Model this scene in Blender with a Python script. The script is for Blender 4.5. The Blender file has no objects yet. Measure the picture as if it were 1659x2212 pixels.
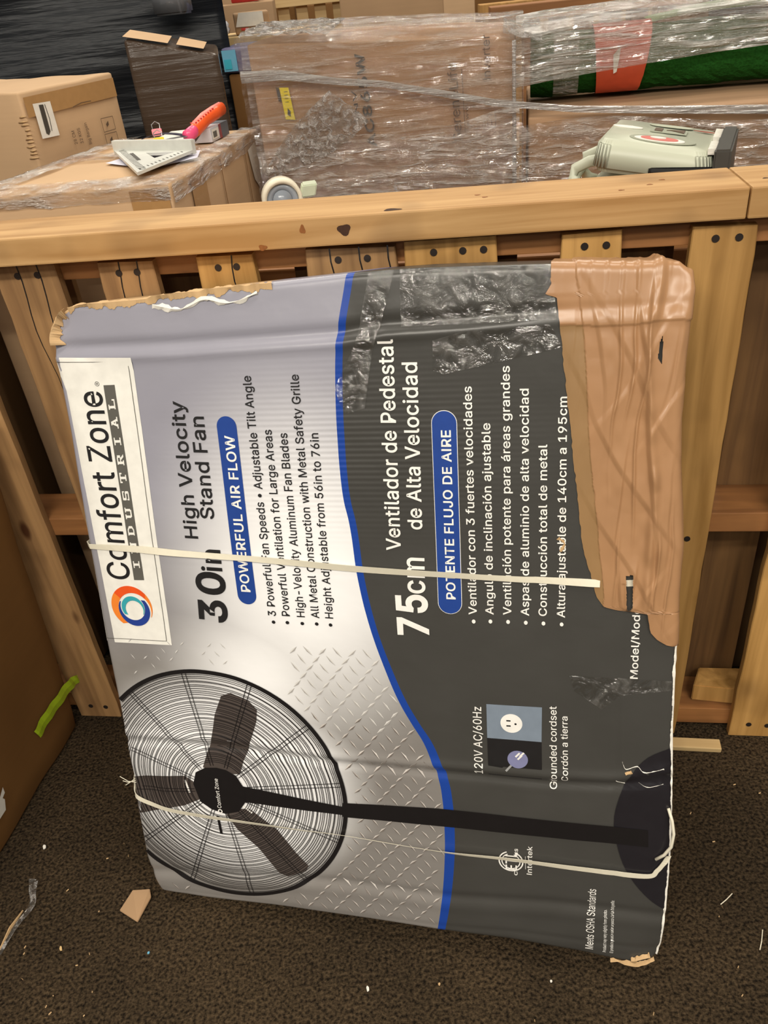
import bpy, bmesh, math, random, json
import numpy as np
from mathutils import Vector, Matrix, noise as mnoise

random.seed(7)
SC = bpy.context.scene
COL = SC.collection

# ---------------------------------------------------------------- camera, world, lights, exposure
cd = bpy.data.cameras.new('camera'); cam = bpy.data.objects.new('camera', cd); COL.objects.link(cam)
CAM_R = ((0.99396707, 0.10967890, 0.0), (-0.06122142, 0.55482024, -0.82971467), (-0.09100220, 0.82470907, 0.55818774))
cam.matrix_world = Matrix.Translation((0, 0, 1.33)) @ Matrix(CAM_R).to_4x4()
cd.sensor_fit = 'AUTO'; cd.sensor_width = 36; cd.lens = 1735.39 / 2212 * 36
cd.clip_start = 0.02; cd.clip_end = 60
SC.camera = cam
SC.view_settings.view_transform = 'Standard'; SC.view_settings.look = 'None'
SC.view_settings.gamma = 1; SC.view_settings.use_curve_mapping = False
SC.view_settings.exposure = 0.6

def lin(c):
    f = lambda x: x / 12.92 if x <= .04045 else ((x + .055) / 1.055) ** 2.4
    return tuple(f(x / 255) for x in c) + (1,)

W = bpy.data.worlds.new('world'); SC.world = W; W.use_nodes = True
W.node_tree.nodes['Background'].inputs[0].default_value = (1.0, .92, .82, 1)
W.node_tree.nodes['Background'].inputs[1].default_value = .13

def area(name, loc, target, sx, sy, power, col=(1, .925, .81)):
    l = bpy.data.lights.new(name, 'AREA'); l.shape = 'RECTANGLE'; l.size = sx; l.size_y = sy
    l.energy = power; l.color = col
    o = bpy.data.objects.new(name, l); COL.objects.link(o); o.location = loc
    o.rotation_euler = (Vector(target) - Vector(loc)).to_track_quat('-Z', 'Y').to_euler()
    return o
# fluorescent tubes under the warehouse roof, plus lamps added at the front
LAMPS = [(-1.3, 0.9, 4.2, 16), (1.0, 1.0, 4.2, 22), (-1.3, 3.2, 4.2, 30), (1.2, 3.4, 4.2, 32),
         (-1.6, 5.6, 4.2, 30), (1.2, 5.8, 4.2, 30), (-0.9, -0.7, 2.65, 32), (0.5, -2.4, 3.8, 40),
         (-2.6, -3.2, 3.6, 34), (2.4, -3.4, 3.6, 34), (0.2, -5.5, 3.4, 50), (-1.2, -1.9, 2.9, 16), (1.1, -0.8, 2.7, 18)]  # lamps near and behind the camera are added: carton fill, film glints
for x, y, z, p in LAMPS:
    area('tube_or_fill_lamp', (x, y, z), (x, y, 0), 1.3, .09, p)

# ---------------------------------------------------------------- tables: carton print layout on the face (metres)
E_LEFT=[[0.0039,0.0004],[0.0409,-0.0084],[0.0807,-0.0137],[0.1569,-0.0139],[0.2316,-0.0131],[0.3084,-0.0097],[0.3737,-0.0089],[0.4926,-0.0103],[0.6082,-0.0077],[0.6984,-0.0062],[0.8277,-0.0014],[0.9269,-0.0018],[0.9544,-0.0036],[0.9869,0.0002]]
E_RIGHT=[[-0.0002,0.8253],[0.035,0.832],[0.0878,0.8353],[0.1556,0.8373],[0.2368,0.8386],[0.3141,0.8368],[0.3882,0.8339],[0.4942,0.8333],[0.5382,0.8338],[0.6003,0.8324],[0.6696,0.8339],[0.7241,0.8305],[0.7768,0.8262],[0.8335,0.8249],[0.9093,0.8279],[0.9787,0.8327],[0.9954,0.83]]
E_TOP=[[0.0002,0.9869],[0.0372,1.0034],[0.1429,1.0067],[0.2441,1.0133],[0.3648,1.018],[0.4433,1.0215],[0.5186,1.0216],[0.602,1.0189],[0.6768,1.0162],[0.7338,1.0115],[0.7842,1.0077],[0.8188,1.005],[0.83,0.9954]]
E_BOT=[[0.0004,0.0039],[0.0911,0.0009],[0.2194,0.0043],[0.3811,0.0036],[0.4924,-0.0005],[0.6068,-0.0003],[0.7129,-0.0063],[0.8017,-0.0154],[0.8253,-0.0002]]
BLUE=[[0.0032,0.4918],[0.0701,0.5034],[0.1518,0.5117],[0.1954,0.5138],[0.2545,0.5137],[0.2952,0.5094],[0.3266,0.4999],[0.3575,0.4898],[0.3876,0.4743],[0.425,0.4573],[0.4769,0.4403],[0.5496,0.4219],[0.6132,0.4122],[0.6985,0.4063],[0.7282,0.4017],[0.7736,0.3999],[0.8054,0.4003],[0.885,0.4039],[0.9436,0.4106],[1.0213,0.4285]]
FANC=[0.1481,0.2371]
TEXTS=[["Comfort Zone",0.0548,0.6009,0.0623,0.886,0.0372,10,"brand"],["30",0.2035,0.536,0.2092,0.6173,0.0424,30,"head"],["in",0.2081,0.6194,0.2093,0.6533,0.031,14,"head"],["High Velocity",0.1776,0.6698,0.1858,0.8691,0.0199,14,"head"],["Stand Fan",0.2075,0.6998,0.2128,0.8473,0.0202,14,"head"],["POWERFUL AIR FLOW",0.2481,0.5886,0.2541,0.8202,0.0138,18,"pill"],["• 3 Powerful Fan Speeds • Adjustable Tilt Angle",0.2832,0.5396,0.289,0.9003,0.012,11,"bul"],["• Powerful Ventilation for Large Areas",0.3047,0.5399,0.3095,0.8276,0.0119,11,"bul"],["• High-Velocity Aluminum Fan Blades",0.3274,0.5394,0.3314,0.8228,0.0118,11,"bul"],["• All Metal Construction with Metal Safety Grille",0.3493,0.5397,0.3555,0.8998,0.0117,11,"bul"],["• Height Adjustable from 56in to 76in",0.3702,0.5392,0.3749,0.822,0.0116,11,"bul"],["75",0.5069,0.532,0.507,0.594,0.0412,30,"head2"],["cm",0.5058,0.5954,0.5074,0.6479,0.0306,14,"head2"],["Ventilador de Pedestal",0.476,0.658,0.4838,0.9392,0.0194,14,"head2"],["de Alta Velocidad",0.5072,0.6885,0.5126,0.9095,0.019,14,"head2"],["POTENTE FLUJO DE AIRE",0.5477,0.5886,0.5513,0.8227,0.0121,18,"pill2"],["• Ventilador con 3 fuertes velocidades",0.5756,0.5536,0.5798,0.8773,0.0108,12,"bul2"],["• Angulo de inclinación ajustable",0.5983,0.5546,0.6014,0.8307,0.0107,12,"bul2"],["• Ventilación potente para áreas grandes",0.622,0.555,0.627,0.9007,0.0106,12,"bul2"],["• Aspas de aluminio de alta velocidad",0.6455,0.5547,0.6494,0.8723,0.0105,12,"bul2"],["• Construcción total de metal",0.6687,0.5544,0.6711,0.8024,0.0104,12,"bul2"],["• Altura ajustable de 140cm a 195cm",0.6923,0.5541,0.6952,0.8613,0.0102,12,"bul2"],["Model/Modelo:",0.7866,0.4808,0.7873,0.6052,0.0094,13,"foot"],["120V AC/60Hz",0.576,0.3117,0.577,0.4233,0.0122,7,"foot"],["Grounded cordset",0.6811,0.295,0.681,0.4312,0.0098,7,"foot"],["Cordón a tierra",0.6966,0.31,0.6959,0.4162,0.009,7,"foot"],["Meets OSHA Standards",0.7341,0.0067,0.7376,0.1238,0.0117,3,"foot"],["Intertek",0.6437,0.1374,0.6451,0.1904,0.0076,8,"foot"],["c",0.6222,0.1334,0.6224,0.1413,0.0063,8,"foot"],["us",0.6236,0.1706,0.6238,0.1834,0.0062,8,"foot"],["ETL",0.6217,0.1429,0.6216,0.1763,0.0167,8,"foot"],["Product may vary slightly from photo.",0.7533,0.0047,0.7534,0.0857,0.0048,4,"foot"],["El producto puede variar un poco de la fotografía.",0.7635,0.0048,0.7637,0.1064,0.0047,4,"foot"],["Comfort Zone",0.1471,0.202,0.1489,0.2594,0.0067,6,"hub"]]
PANEL=[[-0.0013,0.9352],[0.1183,0.9305],[0.1062,0.4948],[-0.0095,0.4927]]
PANELIN=[[-0.0028,0.9288],[0.1116,0.9245],[0.0987,0.5015],[-0.0105,0.4999]]
INDBAR=[[0.0676,0.8942],[0.085,0.8943],[0.0782,0.6016],[0.0611,0.6011]]
PILL1=[[0.2318,0.8367],[0.2599,0.8381],[0.2554,0.5778],[0.2262,0.5767]]
PILL1c=[[0.2449,0.8326],[0.2416,0.5832]]
PILL2c=[[0.5434,0.8318],[0.5398,0.5827]]
PILL2w=[[0.5299,0.8369],[0.5578,0.8363]]
PILL1w=[[0.2332,0.8367],[0.2597,0.8362]]
OUT1=[[0.5844,0.4283],[0.6614,0.4282],[0.6603,0.372],[0.584,0.3729]]
OUT2=[[0.584,0.3729],[0.6603,0.372],[0.6604,0.3085],[0.5841,0.3101]]
OUTC=[[0.6188,0.3995]]
PLUGC=[[0.6255,0.3426]]
ETLC=[[0.613,0.1589]]
ETLR=[[0.631,0.1614]]
LOGOC=[[0.048,0.5563]]
LOGOE=[[0.0135,0.5549],[0.0835,0.5577]]
LOGO=[[0.0542,0.5895],[0.0416,0.5224],[0.0135,0.5549],[0.0835,0.5577]]
TEALC=[[0.0509,0.5548]]
WHITEC=[[0.0519,0.5518]]
POLE=[[0.2007,0.2446],[0.1977,0.2221],[0.3555,0.2296],[0.3541,0.2138],[0.3561,0.2366],[0.3538,0.2103],[0.501,0.2388],[0.4997,0.215],[0.5047,0.2435],[0.5031,0.2112],[0.8074,0.2392],[0.8083,0.2104]]
BASE=[[0.7606,0.2429],[0.7673,0.2911],[0.7832,0.3313],[0.8038,0.3597],[0.8332,0.3772],[0.8342,0.1005],[0.8111,0.1181],[0.7876,0.1483],[0.7706,0.1874]]
HUB=[[0.1032,0.2439],[0.1109,0.267],[0.1289,0.2776],[0.1494,0.2796],[0.1651,0.2768],[0.1815,0.268],[0.1927,0.2446],[0.1907,0.2178],[0.1767,0.1982],[0.1529,0.1909],[0.1291,0.1972],[0.1104,0.2105]]
BL1=[[0.1377,0.3088],[0.1468,0.3268],[0.1608,0.3785],[0.1767,0.4126],[0.193,0.4186],[0.2219,0.4061],[0.2331,0.3923],[0.2297,0.3716],[0.2055,0.3109],[0.1982,0.2974],[0.1882,0.2704],[0.1477,0.2681],[0.1248,0.2772]]
BL2=[[0.1526,0.189],[0.179,0.203],[0.1954,0.2049],[0.2391,0.1696],[0.2662,0.1274],[0.2852,0.1041],[0.2799,0.0922],[0.2457,0.074],[0.2326,0.0806],[0.2017,0.128],[0.1692,0.1608]]
BL3=[[-0.009,0.2393],[0.0372,0.2496],[0.0887,0.2567],[0.1074,0.2444],[0.1083,0.213],[0.0791,0.1978],[-0.0116,0.1695],[-0.0157,0.1897]]
MOTOR=[[0.1371,0.1844],[0.1422,0.185],[0.1412,0.1499],[0.1359,0.1473]]
TAPE_L=[[0.6768,1.0172],[0.6747,1.006],[0.6772,0.9944],[0.6692,0.9824],[0.6835,0.9779],[0.6861,0.9528],[0.6898,0.9149],[0.6979,0.8362],[0.7095,0.7173],[0.7143,0.6673],[0.7244,0.6323],[0.7335,0.5967],[0.7406,0.5851],[0.7598,0.5806],[0.7961,0.5781],[0.8009,0.5499],[0.8098,0.5403],[0.8215,0.5328],[0.8352,0.5302]]
CT1=[[0.4579,1.0195],[0.49,1.0213],[0.4809,0.9908],[0.4564,0.9243],[0.4416,0.8539],[0.4161,0.8466],[0.4079,0.8608],[0.4036,0.8821],[0.4362,0.9367]]
CT2=[[0.5339,0.9353],[0.5716,0.9448],[0.6764,0.948],[0.6898,0.9203],[0.5463,0.8933],[0.532,0.8984]]
CT3=[[0.6984,0.4814],[0.8292,0.4801],[0.8315,0.4664],[0.7653,0.4547],[0.7415,0.4314],[0.7045,0.4575]]
CT4=[[0.4969,1.0214],[0.6758,1.0152],[0.6845,0.9529],[0.4947,0.9534]]
STRAP1=[[-0.0099,0.6549],[0.0775,0.6521],[0.1483,0.6477],[0.2672,0.6418],[0.417,0.6307],[0.5587,0.6244],[0.6805,0.62],[0.7367,0.6178]]
STRAPS=[[0.7654,0.6187],[0.7734,0.6189],[0.7813,0.6198]]
STRAP2=[[-0.0246,0.2304],[-0.0179,0.2108],[0.002,0.1963],[0.0603,0.1864],[0.1599,0.1826],[0.272,0.18],[0.3571,0.179],[0.5045,0.1683],[0.6104,0.1671],[0.7121,0.1626],[0.8034,0.1598],[0.8221,0.1732],[0.8351,0.1979]]
C1=[[-0.0067,0.938],[0.1853,0.9371],[0.4183,0.9415],[0.4732,0.9488],[0.5718,0.9503],[0.6765,0.9544]]
C2=[[-0.0062,0.3131],[0.1791,0.3195],[0.3609,0.3065],[0.5183,0.3058],[0.6662,0.3036],[0.762,0.3084],[0.832,0.3288]]
C3=[[-0.0065,0.0511],[0.1943,0.0703],[0.3561,0.08],[0.5073,0.0753],[0.6783,0.0886]]
C4=[[0.7657,0.5749],[0.7622,0.4897],[0.7612,0.4184],[0.7608,0.3059]]
C5=[[0.4931,0.0128],[0.6072,0.0211],[0.7127,0.0211],[0.8008,0.0205]]
SLOT=[[0.7686,0.6303],[0.777,0.6325],[0.7776,0.5852],[0.7703,0.5797]]
HOLE=[[0.7991,0.9211],[0.8028,0.9314],[0.8025,0.9103],[0.802,0.897],[0.7976,0.9052]]
B0=[-0.463, 0.82159, 0.02531];AU=[0.96328, -0.26533, 0.04118];AV=[0.03388, 0.27227, 0.96163];AN=[-0.26636, -0.92492, 0.27126];CW=0.8283;CH=0.9926

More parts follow.
